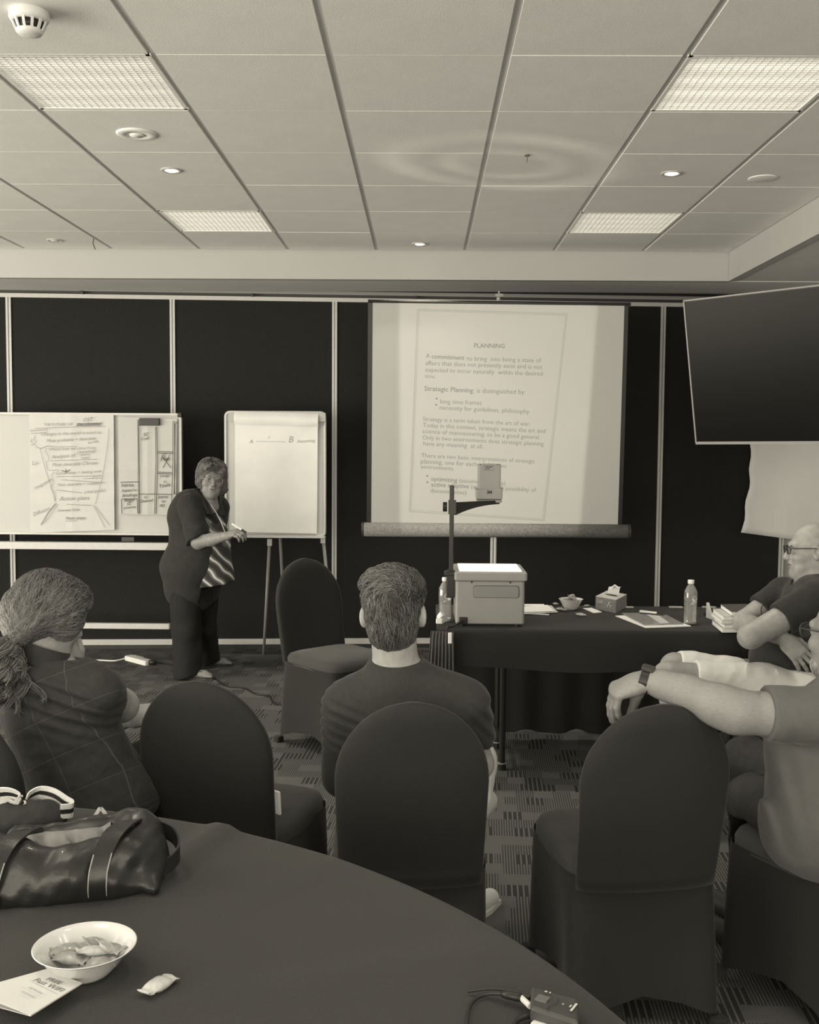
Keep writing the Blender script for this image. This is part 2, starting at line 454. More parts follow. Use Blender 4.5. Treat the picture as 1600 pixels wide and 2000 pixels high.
# bulkhead that drops round the tiled field, and the lower soffit beyond it
BZ = 2.706
mb = MB(); mb.box((-1.97, YB+.03, (BZ+CZ+.1)/2), (8.1, .06, CZ+.1-BZ)); struct(mb.build('trim_1', M_PLASTER)); 
mb = MB(); mb.box((XR+.03, 1.6, (BZ+CZ+.1)/2), (.06, 11.26, CZ+.1-BZ)); struct(mb.build('trim_2', M_PLASTER))
mb = MB(); mb.box((-1.3, YB+.06+.27, BZ+.05), (9.6, .54, .09)); mb.box((2.127+.75, 1.9, BZ+.05), (1.5, 10.7, .09))
mb.box((-1.3, 8.3, BZ+.10), (9.6, .9, .08)); struct(mb.build('trim_3', M_SOFFIT))
# ---------------------------------------------------------------- folding wall of black fabric panels
W0 = V(-2.79, 7.92, 0); WN = unit(V(.07, -1, 0)); WU = unit(V(1, .07, 0))
def onw(px, py, off=0): return plane_hit(px, py, W0+WN*off, WN)
WR = np.stack([WU, -WN, V(0, 0, 1)], 1)      # wall frame: along, into, up
def wbox(mb, u0, u1, z0, z1, off, th):
    mb.box(W0+WU*(u0+u1)/2+WN*(off+th/2)+V(0, 0, (z0+z1)/2), (u1-u0, th, z1-z0), WR)
ucoord = lambda px: float(np.dot(onw(px, 1000)-W0, WU))
mb = MB(); wbox(mb, -4.2, 7, 0, 2.78, -.12, .10); wall = struct(mb.build('wall_back', M_DARK))
us = [ucoord(p) for p in (24, 340, 653, 965, 1287, 1528)]
us = [us[0]-2.48, us[0]-1.24]+us
for a, b in zip(us[:-1], us[1:]):
    mb = MB(); wbox(mb, a+.018, b-.018, .075, 2.66, -.02, .018); mb.build('fabric_panel', M_PANEL, wall)
for u in us:
    mb = MB(); wbox(mb, u-.019, u-.004, .03, 2.672, -.02, .03); wbox(mb, u+.004, u+.019, .03, 2.672, -.02, .03); wbox(mb, u-.004, u+.004, .03, 2.672, -.02, .014)
    mb.build('panel_edge', M_ALU, wall)
mb = MB(); wbox(mb, us[0], us[-1], .032, .075, -.02, .032); mb.build('bottom_rail', M_ALU, wall)
mb = MB(); wbox(mb, us[0], us[-1], .0, .030, -.02, .02); mb.build('floor_seal', M_DARK, wall)
mb = MB(); wbox(mb, us[0], us[-1], 2.662, 2.692, -.02, .034); mb.build('top_rail', M_ALU, wall)
mb = MB(); wbox(mb, us[0], 6.6, 2.712, 2.738, -.02, .06); mb.build('track', M_ALUD, wall)
for u in (us[1]+.66, us[3]-.66, us[4]-.62, us[4]+.62):
    mb = MB(); wbox(mb, u-.008, u+.008, 2.69, 2.715, 0, .04); mb.build('track_hanger', M_DARK, wall)
# painted pier that closes the folding wall on the right, and the right wall
M_PIER = mat('painted_wall', .40, .8, .2, var=.03, vscale=4)
mb = MB(); wbox(mb, us[-1]+.02, us[-1]+1.0, 0, 2.76, -.11, .10); struct(mb.build('wall_right_return', M_PIER))
mb = MB(); mb.box((3.62, 3.4, 1.38), (.1, 10.0, 2.76)); struct(mb.build('wall_right', M_PIER))

# ---------------------------------------------------------------- fittings in the ceiling
def ceiling_light(c, r, label, e):
    x, y = X0+.6*c+.3, Y0+.6*r+.3
    t = thing('ceiling_light', label, 'ceiling light', (x, y, CZ))
    t['group'] = 'square louvred ceiling lights'
    mb = MB()
    for sx, sy, lx, ly in ((-1, 0, .014, .59), (1, 0, .014, .59), (0, -1, .59, .014), (0, 1, .59, .014)):
        mb.box((x+sx*.284, y+sy*.288, CZ+.012), (lx, ly, .024))
    mb.build('frame', M_TEE, t)
    md = mat('diffuser_%d' % int(e*100), .8, .6, .2, emit=e*.62)
    mb = MB(); mb.box((x, y, CZ+.052), (.57, .58, .004)); mb.build('diffuser', md, t)
    mt = mat('tube_%d' % int(e*100), .8, .6, .2, emit=e*1.7)
    for k in range(4):
        mb = MB(); yy = y-.21+.14*k; mb.tube([(x-.27, yy, CZ+.034), (x+.27, yy, CZ+.034)], .013, 8); mb.build('lamp_tube', mt, t, smooth=True)
    mb = MB(); nl = 26
    for k in range(1, nl):
        mb.box((x, y-.285+.57*k/nl, CZ+.009), (.56, .0028, .013))
    for k in range(1, 20):
        mb.box((x-.28+.56*k/20, y, CZ+.006), (.0024, .57, .005))
    lo = mb.build('louvre', mat('louvre_white', .72, .35, .4), t); lo['kind'] = 'stuff'
LBL = {(0, 0): 'louvred square ceiling light nearest the smoke detector', (4, 0): 'brightest louvred square ceiling light, at the upper right edge',
       (0, 4): 'louvred square ceiling light over the whiteboard, far row', (4, 4): 'louvred square ceiling light in front of the television, far row'}
OFF = ''
for (c, r) in sorted(lights):
    e = 1.5 if (c, r) == (4, 0) else (.95 if (c, r) == (0, 0) else 1.05)
    if (c, r) not in LBL: e = 9.0  # lights added out of view, far stronger than the visible ones, to brighten the room
    OFF = 'unseen square louvred ceiling light %s, %s' % ({-4: 'left of the frame', 0: 'over the left half', 4: 'over the right half'}[c], {0: 'in the smoke detector row', 4: 'in the whiteboard row', -4: 'above the round table', -8: 'behind the round table'}[r])
    ceiling_light(c, r, LBL.get((c, r), OFF), e)
def downlight(px, py, label, lit=True, power=75, p=None):
    p = on(px, py, CZ) if p is None else p; t = thing('downlight', label, 'downlight', p, 'round recessed downlights')
    mb = MB(); mb.lathe([(.031, .001), (.034, -.005), (.047, -.006), (.052, -.002), (.052, .001)], p, 28); mb.build('trim_ring', mat('brushed_ring', .55, .35, .5), t, smooth=True)
    mb = MB(); mb.lathe([(.0, -.009), (.020, -.008), (.031, -.003)], p, 24); mb.build('lamp_face', mat('lit_spot', .8, .5, .2, emit=7) if lit else mat('unlit_spot', .75, .4, .4), t, smooth=True)
    if lit:
        l = bpy.data.lights.new('downlight_beam', 'SPOT'); l.energy = power; l.spot_size = 1.5; l.spot_blend = .6; l.color = TINT; l.shadow_soft_size = .03
        o = bpy.data.objects.new('downlight_beam', l); COL.objects.link(o); o.parent = t; o.location = (0, 0, -.02)
downlight(335, 332, 'lit round downlight between the round cover plate and the left far light')
downlight(1312, 338, 'lit round downlight on the right half of the ceiling')
downlight(820, 476, 'lit round downlight close to the bulkhead above the screen')
for x_, w_ in ((-1.22, 'left'), (-.02, 'middle'), (1.18, 'right')): downlight(0, 0, 'unseen lit round downlight above the near chairs, %s one' % w_, True, 26, V(x_, 2.15, CZ))  # downlights added out of view to brighten the near seats
downlight(107, 469, 'unlit round downlight close to the bulkhead at far left', False)
p = on(267, 261, CZ); t = thing('ceiling_speaker', 'flat round white cover plate on the ceiling near the left light', 'ceiling speaker', p)
mb = MB(); mb.lathe([(.085, .001), (.085, -.004), (.078, -.008), (.045, -.008), (.042, -.005), (0, -.006)], p, 40); mb.build('cover', M_TILE, t, smooth=True)
mb = MB(); mb.lathe([(.030, -.005), (.028, -.011), (0, -.012)], p, 24); mb.build('centre_disc', M_TEE, t, smooth=True)
p = on(1490, 348, CZ); mb = MB(); mb.lathe([(.07, .001), (.07, -.003), (.062, -.005), (0, -.005)], p, 32)
tag(mb.build('blank_plate', M_TILE, smooth=True, origin=p), 'faint round blanking plate on the ceiling tile near the right bulkhead', 'blanking plate')
# smoke detector
p = on(57, 22, CZ); t = thing('smoke_detector', 'white round smoke detector with dark vents on the ceiling', 'smoke detector', p)
mb = MB(); mb.lathe([(.058, .001), (.060, -.006), (.060, -.022), (.056, -.030), (.050, -.033)], p, 40); mb.build('base', M_WHITE, t, smooth=True)
mb = MB(); mb.lathe([(.046, -.030), (.034, -.060)], p, 32); mb.build('vent_core', M_BLACK, t, smooth=True)
for k in range(12):
    a = 2*math.pi*k/12; d = V(math.cos(a), math.sin(a), 0); mb = MB()
    mb.ribbon([p+d*.051+V(0, 0, -.031), p+d*.045+V(0, 0, -.046), p+d*.038+V(0, 0, -.060)], np.cross(d, (0, 0, 1)), .008, .005); mb.build('vent_rib', M_WHITE, t)
mb = MB(); mb.lathe([(.040, -.056), (.041, -.061), (.034, -.069), (.018, -.073), (0, -.074)], p, 36); mb.build('cap', M_WHITE, t, smooth=True)
p = on(183, 466, CZ); mb = MB(); mb.tube([p, p+V(-.005, 0, -.03), p+V(.01, 0, -.07)], .003, 5); tag(mb.build('ceiling_hook', M_DARK, origin=p), 'thin dark wire hanging from the ceiling near the bulkhead', 'wire')
M_SPOT = mat('dark_stain', .16, .9, .1)
p = on(1030, 304, CZ-.004); mb = MB(); mb.lathe([(0, -.001), (.012, -.002), (.012, .002)], p, 12); mb.tube([p, p+V(0, -.002, -.03)], .002, 5)
tag(mb.build('sprinkler', M_SPOT, origin=p), 'tiny dark sprinkler nub on a ceiling tile above the screen', 'sprinkler')

# ---------------------------------------------------------------- television in the right corner
a, b, c = at(1332, 587, 6.22), at(1360, 866, 6.32), at(1600, 556, 5.63)
ex = unit(c-a); ey = unit((a-b)-ex*np.dot(a-b, ex)); ez = np.cross(ex, ey); hgt = np.linalg.norm(a-b); wid = hgt*16/9
TR = np.stack([ex, ey, ez], 1); tc_ = b+ex*wid/2+ey*hgt/2
t = thing('television', 'large black flat television tilted down from the right corner', 'television', tc_)
mb = MB(); mb.box(tc_-ez*.022, (wid, hgt, .04), TR); mb.box(tc_-ez*.06, (wid*.6, hgt*.55, .05), TR); mb.build('casing', M_BLACK, t, bevel=.004)
mb = MB(); mb.box(tc_+ez*.001, (wid-.02, hgt-.024, .004), TR); mb.build('screen', mat('television_glass', .006, .25, .12), t)
for (u, v, su, sv) in ((-.5, 0, .008, hgt), (.5, 0, .008, hgt), (0, .5, wid, .008), (0, -.5, wid, .016)):
    mb = MB(); mb.box(tc_+ex*u*(wid-.004)+ey*v*(hgt-.006)+ez*.002, (su, sv, .008), TR); mb.build('bezel', M_ALUD, t)
q = tc_-ez*.09; mb = MB(); mb.box(q, (.3, .3, .03), TR); mb.tube([q, V(3.0, 7.0, q[2]+.05), V(3.53, 7.3, q[2]+.05)], .03, 10); mb.build('wall_bracket', M_BMETAL, t)
# sheet of butcher paper on the wall under the television
nx, ny = 26, 20; P = np.zeros((ny, nx, 3))
for j in range(ny):
    for i in range(nx):
        s, v = i/(nx-1), j/(ny-1)
        lx = 1466-2*v-(15*max(0, v-.55)/.45)+2.0*math.sin(v*23); ly = 806+v*(1040-806)
        rx = 1700; ry = 806+v*(1074-806)
        px, py = lx+(rx-lx)*s, ly+(ry-ly)*s
        P[j, i] = onw(px, py, .045+.012*math.sin(v*9+s*4)*v+.01*math.sin(s*13+v*3)*v*(1-s)+.012*v**3)
mb = MB(); mb.grid(P); ppr = mb.build('paper_sheet', mat('butcher_paper', .93, .8, .15, bump=.3, bscale=10, var=.02, vscale=9), smooth=True); tag(ppr, 'blank crumpled sheet of white paper hanging on the wall under the television', 'paper')
ppr.modifiers.new('thick', 'SOLIDIFY').thickness = .001
# ---------------------------------------------------------------- pull-up projection screen
A, B, C_, D_ = at(728, 590, 7.05), at(1221, 597, 7.05), at(1207, 1025, 7.2), at(725, 1021, 7.2)
SN = unit(np.cross(B-A, D_-A)); SN = SN if SN[1] < 0 else -SN
SP0 = A.copy(); sc = lambda px, py, off=0: plane_hit(px, py, SP0+SN*off, SN)
base = (C_+D_)/2; base = V(sc(963, 1047)[0], 7.23, 0)
t = thing('projection_screen', 'white pull-up projection screen with grey roller case, showing a projected text page', 'projection screen', base)
mb = MB(); mb.prism([sc(728, 590), sc(1221, 597), sc(1207, 1026), sc(725, 1022)], -SN*.003); mb.build('screen_fabric', M_SCREEN, t)
for q in ([(719, 589), (728, 589), (725, 1024), (716, 1024)], [(1220, 596), (1228, 597), (1215, 1028), (1207, 1028)]):
    mb = MB(); mb.prism([sc(*p, .001) for p in q], -SN*.004); mb.build('black_border', M_BLACK, t)
mb = MB(); mb.tube([sc(719, 588, .006), sc(1232, 594, .006)], .011, 10); mb.build('top_bar', M_BMETAL, t)
mb = MB(); r0 = .052
mb.tube([sc(711, 1034, .02), sc(1226, 1038, .02)], r0*.92, 20)
mb.build('roller_case', mat('flocked_case', .23, .9, .2, bump=.6, bscale=90, var=.25, vscale=70), t, smooth=True)
for px, py, s in ((710, 1034, -1), (1227, 1038, 1)):
    mb = MB(); q = sc(px, py, .02); mb.tube([q, q+V(.012*s, 0, 0)], r0*.96, 20); mb.build('end_cap', M_DARK, t)
mb = MB(); top = sc(975, 574, -.02); mb.tube([V(base[0], base[1]+.05, .30), V(base[0], base[1]+.05, 1.1), V(top[0], top[1]+.05, top[2])], .013, 10); mb.build('pole', M_ALU, t, smooth=True)
mb = MB(); mb.tube([V(base[0]+.02, base[1]+.02, .45), V(base[0]+.02, base[1]+.02, 1.0)], .010, 8); mb.build('inner_pole', M_ALU, t)
mb = MB(); mb.box(sc(975, 577, .012), (.05, .03, .02)); mb.tube([sc(975, 583, .014), sc(975, 568, .014)], .006, 8); mb.build('hook', M_ALUD, t)
for k in range(3):
    a = math.radians(90+120*k+20); q = V(base[0]+.5*math.cos(a), base[1]+.05+.5*math.sin(a)*.9, .02); mb = MB()
    mb.tube([V(base[0], base[1]+.05, .42), q], .011, 8); mb.tube([q+V(0, 0, .01), q-V(0, 0, .018)], .016, 8); mb.build('leg', M_BMETAL, t)
txt = MB(); up = unit(A-D_); txf = MB()
def sw(s, x0, y0, x1, y1, bold=0, dst=txt): write(dst, s, sc(x0, y0), sc(x1, y1), up, SN, bold)
sw('PLANNING', 926, 679, 986, 680, .012)
sw('A', 832, 699, 840, 699); sw('commitment', 843, 700, 907, 703, .011); sw('to bring  into being a state of', 912, 704, 1057, 708)
sw('affairs that does not presently exist and is not', 831, 713, 1059, 721)
sw('expected to occur naturally  within the desired', 831, 726, 1060, 734)
sw('time.', 830, 738, 851, 739)
sw('Strategic Planning', 829, 763, 924, 767, .011); sw(': is distinguished by:', 925, 767, 1026, 770)
for x, y in ((851, 784), (850, 796)): sw('\u2022', x, y, x+4, y)
sw('long time frames', 860, 788, 941, 791); sw('necessity for guidelines, philosophy', 859, 800, 1034, 808)
sw('Strategy is a term taken from the art of war.', 826, 822, 1036, 832)
sw('Today in this context, strategic means the art and', 826, 834, 1065, 846)
sw('science of manoeuvering, to be a good general.', 825, 846, 1055, 858)
sw('Only in two environments does strategic planning', 825, 858, 1062, 871)
sw('have any meaning  at all.', 827, 870, 944, 876)
sw('There are two basic interpretations of strategic', 823, 893, 1045, 905)
sw('planning, one for each of the two', 822, 905, 989, 914); sw('environments.', 822, 915, 887, 919)
for x, y in ((833, 935), (833, 947)): sw('\u2022', x, y, x+4, y)
sw('optimizing', 842, 939, 893, 942, .011); sw('(assuming certainty)', 897, 942, 987, 948)
sw('active adaptive', 842, 950, 916, 954, .011); sw('(assuming the possibility of', 920, 954, 1047, 961)
sw('discontinuities)', 841, 962, 911, 966)
txt_o = txt
quad = [(816, 604), (1108, 613), (1063, 1017), (800, 999), (816, 604)]
for k in range(4):
    for d, wd in ((0, .008), (3.0, .005)):
        cx, cy = 948, 810; pts = [(x+(d if x < cx else -d)*0+(0 if d == 0 else (3 if x < cx else -3)), y+(0 if d == 0 else (3 if y < cy else -3))) for x, y in quad]
        stroke(txf, [sc(*pts[k]), sc(*pts[k+1])], SN, wd)
screen_t = t
# ---------------------------------------------------------------- mobile whiteboard
WBY = 7.5; wb = lambda px, py, off=0: at(px, py, WBY-off)
L0 = -3.35; rb = wb(356, 1046); rt = wb(356, 806)
t = thing('whiteboard', 'wide mobile whiteboard on a pale metal stand at left', 'whiteboard', (-2.5, WBY, 0))
zt, zb, xr = rt[2]-.005, rb[2], rb[0]+.004
mb = MB(); mb.box(((L0+xr)/2, WBY+.012, (zt+zb)/2), (xr-L0, .02, zt-zb)); mb.build('board', M_WBOARD, t)
for (c, s) in ((((L0+xr)/2, WBY, zt-.009), (xr-L0, .034, .018)), (((L0+xr)/2, WBY, zb+.009), (xr-L0, .034, .018)), ((xr-.008, WBY, (zt+zb)/2), (.016, .034, zt-zb)), ((L0, WBY, (zt+zb)/2), (.016, .034, zt-zb))):
    mb = MB(); mb.box(c, s); mb.build('frame', M_ALU, t, bevel=.003)
mb = MB(); mb.rbox((xr-.012, WBY, zt-.012), (.034, .044, .034), .008); mb.build('corner_cap', M_BLACK, t)
mb = MB(); za = wb(300, 1066)[2]; mb.rbox(((L0-1.80)/2, WBY-.03, za), (-1.80-L0, .07, .052), .01); mb.build('tray_rail', M_ALU, t)
mb = MB(); q = wb(250, 1052); mb.box(q+V(0, .02, -.004), (.09, .05, .03)); mb.build('tilt_lock', M_DARK, t)
mb = MB(); zf = wb(200, 1222)[2]; mb.rbox(((L0-1.82)/2, WBY, zf), (-1.82-L0, .04, .040), .008); mb.build('foot_rail', M_ALU, t)
for x in (-1.60, L0-.02):
    mb = MB(); mb.rbox((x, WBY+.04, .72), (.04, .03, 1.32), .006); mb.build('post', M_ALU, t)
    mb = MB(); mb.box((x-.1, WBY, .135), (.03, .03, .27)); mb.rbox((x-.1, WBY, .045), (.05, .60, .04), .01); mb.build('leg', M_ALU, t)
    for s in (-.27, .27): mb = MB(); mb.tube([(x-.115, WBY+s, .026), (x-.085, WBY+s, .026)], .026, 14); mb.build('caster', M_BLACK, t)
WBN = V(0, -1, 0); UPZ = V(0, 0, 1)
# big handwritten sheet
def sheet(px4, name, off, m, label, fold=()):
    tl, tr, br, bl = [wb(*p, off) for p in px4]; n1, n2 = 25, 13; P = np.zeros((n1, n2, 3))
    for j in range(n1):
        for i in range(n2):
            v, s = j/(n1-1), i/(n2-1); q = (tl*(1-s)+tr*s)*(1-v)+(bl*(1-s)+br*s)*v
            d = sum(.006*max(0, 1-abs(v-fv)*14) for fv in fold)+.004*max(0, 1-abs(s-.5)*14)+(.005*(v**3))
            P[j, i] = q-V(0, d*.8, 0)
    mb = MB(); mb.grid(P); o = mb.build(name, m, smooth=False); tag(o, label, 'paper'); return o
pap1 = sheet([(57, 808), (222, 810), (224, 1035), (59, 1041)], 'handwritten_sheet', .020, M_PAPERB, 'large creased sheet of handwritten notes with braces on the whiteboard', (.25, .5, .74))
hw = MB()
def w1(s, x0, y0, x1, y1, bold=0, sh=.25, dst=hw): write(dst, s, wb(x0, y0, .031), wb(x1, y1, .031), UPZ, WBN, bold-.012, sh)
w1('THE FUTURE OF', 86, 832, 142, 831); w1('the climate?', 150, 832, 199, 830); w1('OST', 163, 824, 183, 822)
w1('Environment', 59, 843, 91, 841); w1('Changes in the world around us', 81, 851, 197, 847); w1('Most probable + desirable', 91, 864, 187, 859); w1('worlds', 172, 867, 192, 864)
w1('L', 60, 863, 64, 863); w1('22', 60, 870, 66, 870); w1('Where have we come from', 96, 880, 186, 877); w1('(meaning)', 152, 886, 186, 883)
w1('Analysis of', 101, 896, 148, 892); w1('(more', 156, 891, 176, 889); w1('now)', 158, 896, 174, 896); w1('Most desirable Climate', 102, 911, 190, 907); w1('Lii', 63, 908, 74, 908)
w1('Constraints + dealing with', 110, 927, 198, 923); w1('them', 181, 933, 197, 931); w1('Integration', 69, 956, 102, 938)
w1('Most desirable + realistic', 112, 950, 195, 946); w1('(ideal goals)', 165, 964, 205, 960); w1('Action plans', 116, 978, 175, 976); w1('Diffusion', 66, 1008, 98, 995)
w1('Extended TOW', 113, 999, 156, 998, .01); w1('Next steps', 128, 1015, 167, 1014, .01)
def s1(pts, wd=.0024, dst=hw): stroke(dst, [wb(x, y, .031) for x, y in pts], WBN, wd)
s1([(150, 828), (198, 827)], .006); s1([(149, 831), (197, 830)], .006); s1([(68, 837), (140, 834), (206, 833)]); s1([(60, 847), (92, 845), (92, 836)])
s1([(69, 850), (66, 858), (71, 862), (67, 866), (72, 874), (80, 876), (92, 871), (110, 873), (150, 872)]); s1([(213, 837), (210, 870), (205, 905), (198, 940), (186, 985)])
s1([(92, 875), (88, 880), (95, 892), (94, 900), (90, 904), (93, 915), (95, 919), (115, 918)]); s1([(78, 876), (88, 915), (98, 945), (108, 980)])
s1([(120, 919), (130, 922), (137, 917)], .006); s1([(128, 916), (130, 922)], .005); s1([(106, 922), (100, 928), (105, 942), (99, 952), (106, 962), (108, 978)])
s1([(110, 931), (180, 930)]); s1([(163, 935), (198, 934)]); s1([(120, 937), (205, 943)]); s1([(110, 957), (160, 963)]); s1([(97, 900), (190, 897)])
s1([(109, 983), (95, 1000), (80, 1025)], .005); s1([(113, 984), (100, 1005), (86, 1022)]); s1([(182, 986), (205, 1030)]); s1([(186, 989), (214, 1026)]); s1([(130, 985), (150, 986), (178, 987)]); s1([(127, 1018), (150, 1017)])
pap2 = sheet([(231, 814), (346, 818), (344, 1006), (233, 1004)], 'timetable_sheet', .020, M_PAPER2, 'ruled handwritten timetable sheet held by the black magnet', (.53,))
h2 = MB()
for pts in ([(269, 820), (270, 880), (270, 930), (271, 1004)], [(271, 820), (272, 900), (273, 1003)], [(304, 834), (305, 900), (303, 950), (302, 1004)], [(306, 833), (308, 900), (306, 963), (305, 1004)], [(338, 822), (338, 900), (336, 960), (334, 1004)], [(341, 822), (342, 920), (340, 966)], [(235, 942), (270, 941)], [(237, 975), (268, 974)], [(237, 975), (238, 1003)], [(268, 975), (269, 1003)],
            [(272, 965), (304, 965)], [(306, 965), (335, 966)], [(308, 882), (337, 883)], [(308, 885), (337, 886)], [(308, 922), (336, 923)], [(307, 925), (336, 926)], [(316, 890), (334, 914)], [(332, 888), (318, 914)], [(346, 968), (341, 964), (342, 828), (347, 824)]): s1(pts, .004, h2)
for a in (('SC', 280, 852, 291, 851), ('Conf', 276, 860, 292, 858), ('SC', 316, 892, 325, 891), ('Plan', 314, 901, 332, 899), ('Design', 313, 932, 331, 931), ('SC', 319, 943, 326, 943), ('Tools', 312, 953, 333, 949), ('Intros,', 237, 951, 262, 950), ("Expect'ns", 238, 961, 267, 959), ('Briefings', 239, 971, 268, 969), ('Begin', 243, 980, 262, 979), ('SC', 248, 987, 257, 986), ('practice', 242, 994, 265, 992), ('SC', 281, 974, 290, 973), ('Debrief', 275, 982, 300, 979), ('Intro', 309, 974, 328, 973), ('to', 316, 982, 323, 981), ('PD', 312, 991, 322, 990), ('A', 340, 980, 344, 980)):
    w1(*a, bold=.012, dst=h2)
q = wb(292, 824, .035); mb = MB(); mb.rbox(q, (.148, .03, .052), .008); tag(mb.build('board_eraser', M_DARK), 'black magnetic eraser clamping the timetable sheet to the whiteboard', 'eraser')
# ---------------------------------------------------------------- flip chart easel
FY = 7.6; fl = lambda px, py, off=0: at(px, py, FY-off)
t = thing('flipchart_easel', 'white flip chart easel with a nearly blank paper pad', 'flip chart', (-1.06, FY, 0))
a, b, c, d = fl(441, 800), fl(639, 806), fl(635, 1051), fl(437, 1047)
xr_, xl_ = (b[0]+c[0])/2, (a[0]+d[0])/2; zt, zb = (a[2]+b[2])/2, (c[2]+d[2])/2
RX = np.stack([V(1, 0, 0), V(0, 0, 1), V(0, -1, 0)], 1)
mb = MB(); mb.rbox(((xl_+xr_)/2, FY+.01, (zt+zb)/2), (xr_-xl_-.02, zt-zb-.02, .014), .02, RX); mb.build('board', M_WBOARD, t)
fr = []
for (sx, sz, a0) in ((1, 1, 0), (-1, 1, 90), (-1, -1, 180), (1, -1, 270)):
    for k in range(5):
        an = math.radians(a0+22.5*k); fr.append(V((xl_+xr_)/2+sx*((xr_-xl_)/2-.03-.009)+.03*math.cos(an), FY, (zt+zb)/2+sz*((zt-zb)/2-.03-.009)+.03*math.sin(an)))
fr.append(fr[0]); mb = MB(); mb.tube(fr, .011, 8, cap=False); mb.build('frame', M_ALU, t, smooth=True)
mb = MB(); mb.rbox(((xl_+xr_)/2, FY-.03, zb+.004), (xr_-xl_, .06, .011), .008); mb.build('pen_tray', M_ALU, t)
for px in (455, 630):
    mb = MB(); q = fl(px, 815); mb.box(q+V(0, -.015, 0), (.05, .04, .062)); mb.build('pad_clamp', mat('grey_clamp', .5, .5, .3), t)
p4 = [fl(459, 803, .028), fl(621, 808, .028), fl(619, 1042, .024), fl(459, 1039, .024)]
mb = MB(); mb.prism(p4, V(0, .016, 0)); pad = mb.build('paper_pad', M_PAPER, t)
n1, n2 = 9, 18; P = np.zeros((n1, n2, 3))
for j in range(n1):
    for i in range(n2):
        v, s = j/(n1-1), i/(n2-1); q = fl(458+164*s, 803+5*s+25*v, .030); bulge = .028*math.sin(v*math.pi*.9)+.006*math.sin(s*9)*v; P[j, i] = q-V(0, bulge, 0)
mb = MB(); mb.grid(P); mb.build('folded_pages', M_PAPER, t, smooth=True)
for px0, py0, px1, py1 in ((527, 1055, 515, 1278), (631, 1050, 655, 1276)):
    p0 = fl(px0, py0, -.02); p1 = on(px1, py1); mb = MB(); mb.tube([p0, p0*.35+p1*.65, p1], [.013, .011, .011], 8); mb.build('leg', M_ALUD, t, smooth=True)
    mb = MB(); mb.box(fl(px0, py0+4, -.02), (.034, .03, .05)); mb.build('leg_clamp', M_ALU, t)
mb = MB(); mb.tube([fl(540, 900, -.05), V(-1.05, FY+.42, .012)], .012, 8); mb.build('leg', M_ALUD, t)
h3 = MB()
def w3(s, x0, y0, x1, y1): write(h3, s, fl(x0, y0, .0285), fl(x1, y1, .0285), UPZ, WBN, 0, .2)
w3('A', 487, 866, 494, 866); w3('B', 564, 864, 573, 864); w3('Assuming', 580, 865, 616, 863)
stroke(h3, [fl(500, 862, .0285), fl(559, 863, .0285)], WBN, .003); stroke(h3, [fl(524, 857, .0285), fl(527, 852, .0285)], WBN, .003)
flush_texts()
txt.build('projected_words', mat('projected_text_grey', .25, .9, .1), screen_t)['kind'] = 'stuff'; txf.build('projected_page_border', mat('projected_border_grey', .41, .9, .1), screen_t)  # projected lettering and border painted as flat grey, not cast by the beam
hw.build('handwriting', mat('worn_marker_ink', .20, .7, .2), pap1); h2.build('handwriting', M_INKD, pap2)
[o for o in bpy.data.objects if o.name.startswith('paper_pad')]; h3.build('handwriting', M_INKL, t)
# power strip and cables on the carpet
q = on(270, 1293); t = thing('power_strip', 'white power strip lying on the carpet behind the seated woman', 'power strip', q)
a, b = on(250, 1288), on(291, 1299); d = unit(b-a); R_ = np.stack([d, np.cross((0, 0, 1), d), V(0, 0, 1)], 1)
mb = MB(); mb.rbox((a+b)/2+V(0, 0, .011), (np.linalg.norm(b-a), .065, .044), .012, R_); mb.build('casing', M_WHITE, t)
for k in range(3): mb = MB(); mb.box((a+b)/2+d*(-.04+.04*k)+V(0, 0, .0445), (.022, .022, .002), R_); mb.build('socket', M_PAPER2, t)
mb = MB(); mb.tube(smooth_path([a+V(0, 0, .015), on(225, 1292)+V(0, 0, .006), on(190, 1291)+V(0, 0, .006), on(120, 1292)+V(0, 0, .006), on(60, 1300)+V(0, 0, .006)]), .006, 6); mb.build('white_flex', M_WHITE, t, smooth=True)
q = on(320, 1300); mb = MB(); mb.tube([b+V(0, 0, .02), b+V(.05, 0, .02)], .018, 10); mb.tube(smooth_path([b+V(.05, 0, .02), on(320, 1297)+V(0, 0, .006), on(345, 1302)+V(0, 0, .006), on(380, 1318)+V(.05, .08, .006), on(440, 1340)+V(0, 0, .006), on(475, 1345)+V(0, 0, .006), on(500, 1357)+V(0, 0, .006), on(525, 1361)+V(0, 0, .006), on(540, 1376)+V(0, 0, .006), on(600, 1385)+V(0, 0, .006)]), .005, 6)
tag(mb.build('power_cable', M_BLACK, smooth=True), 'thin black cable and plug trailing over the carpet past the sandals', 'cable')
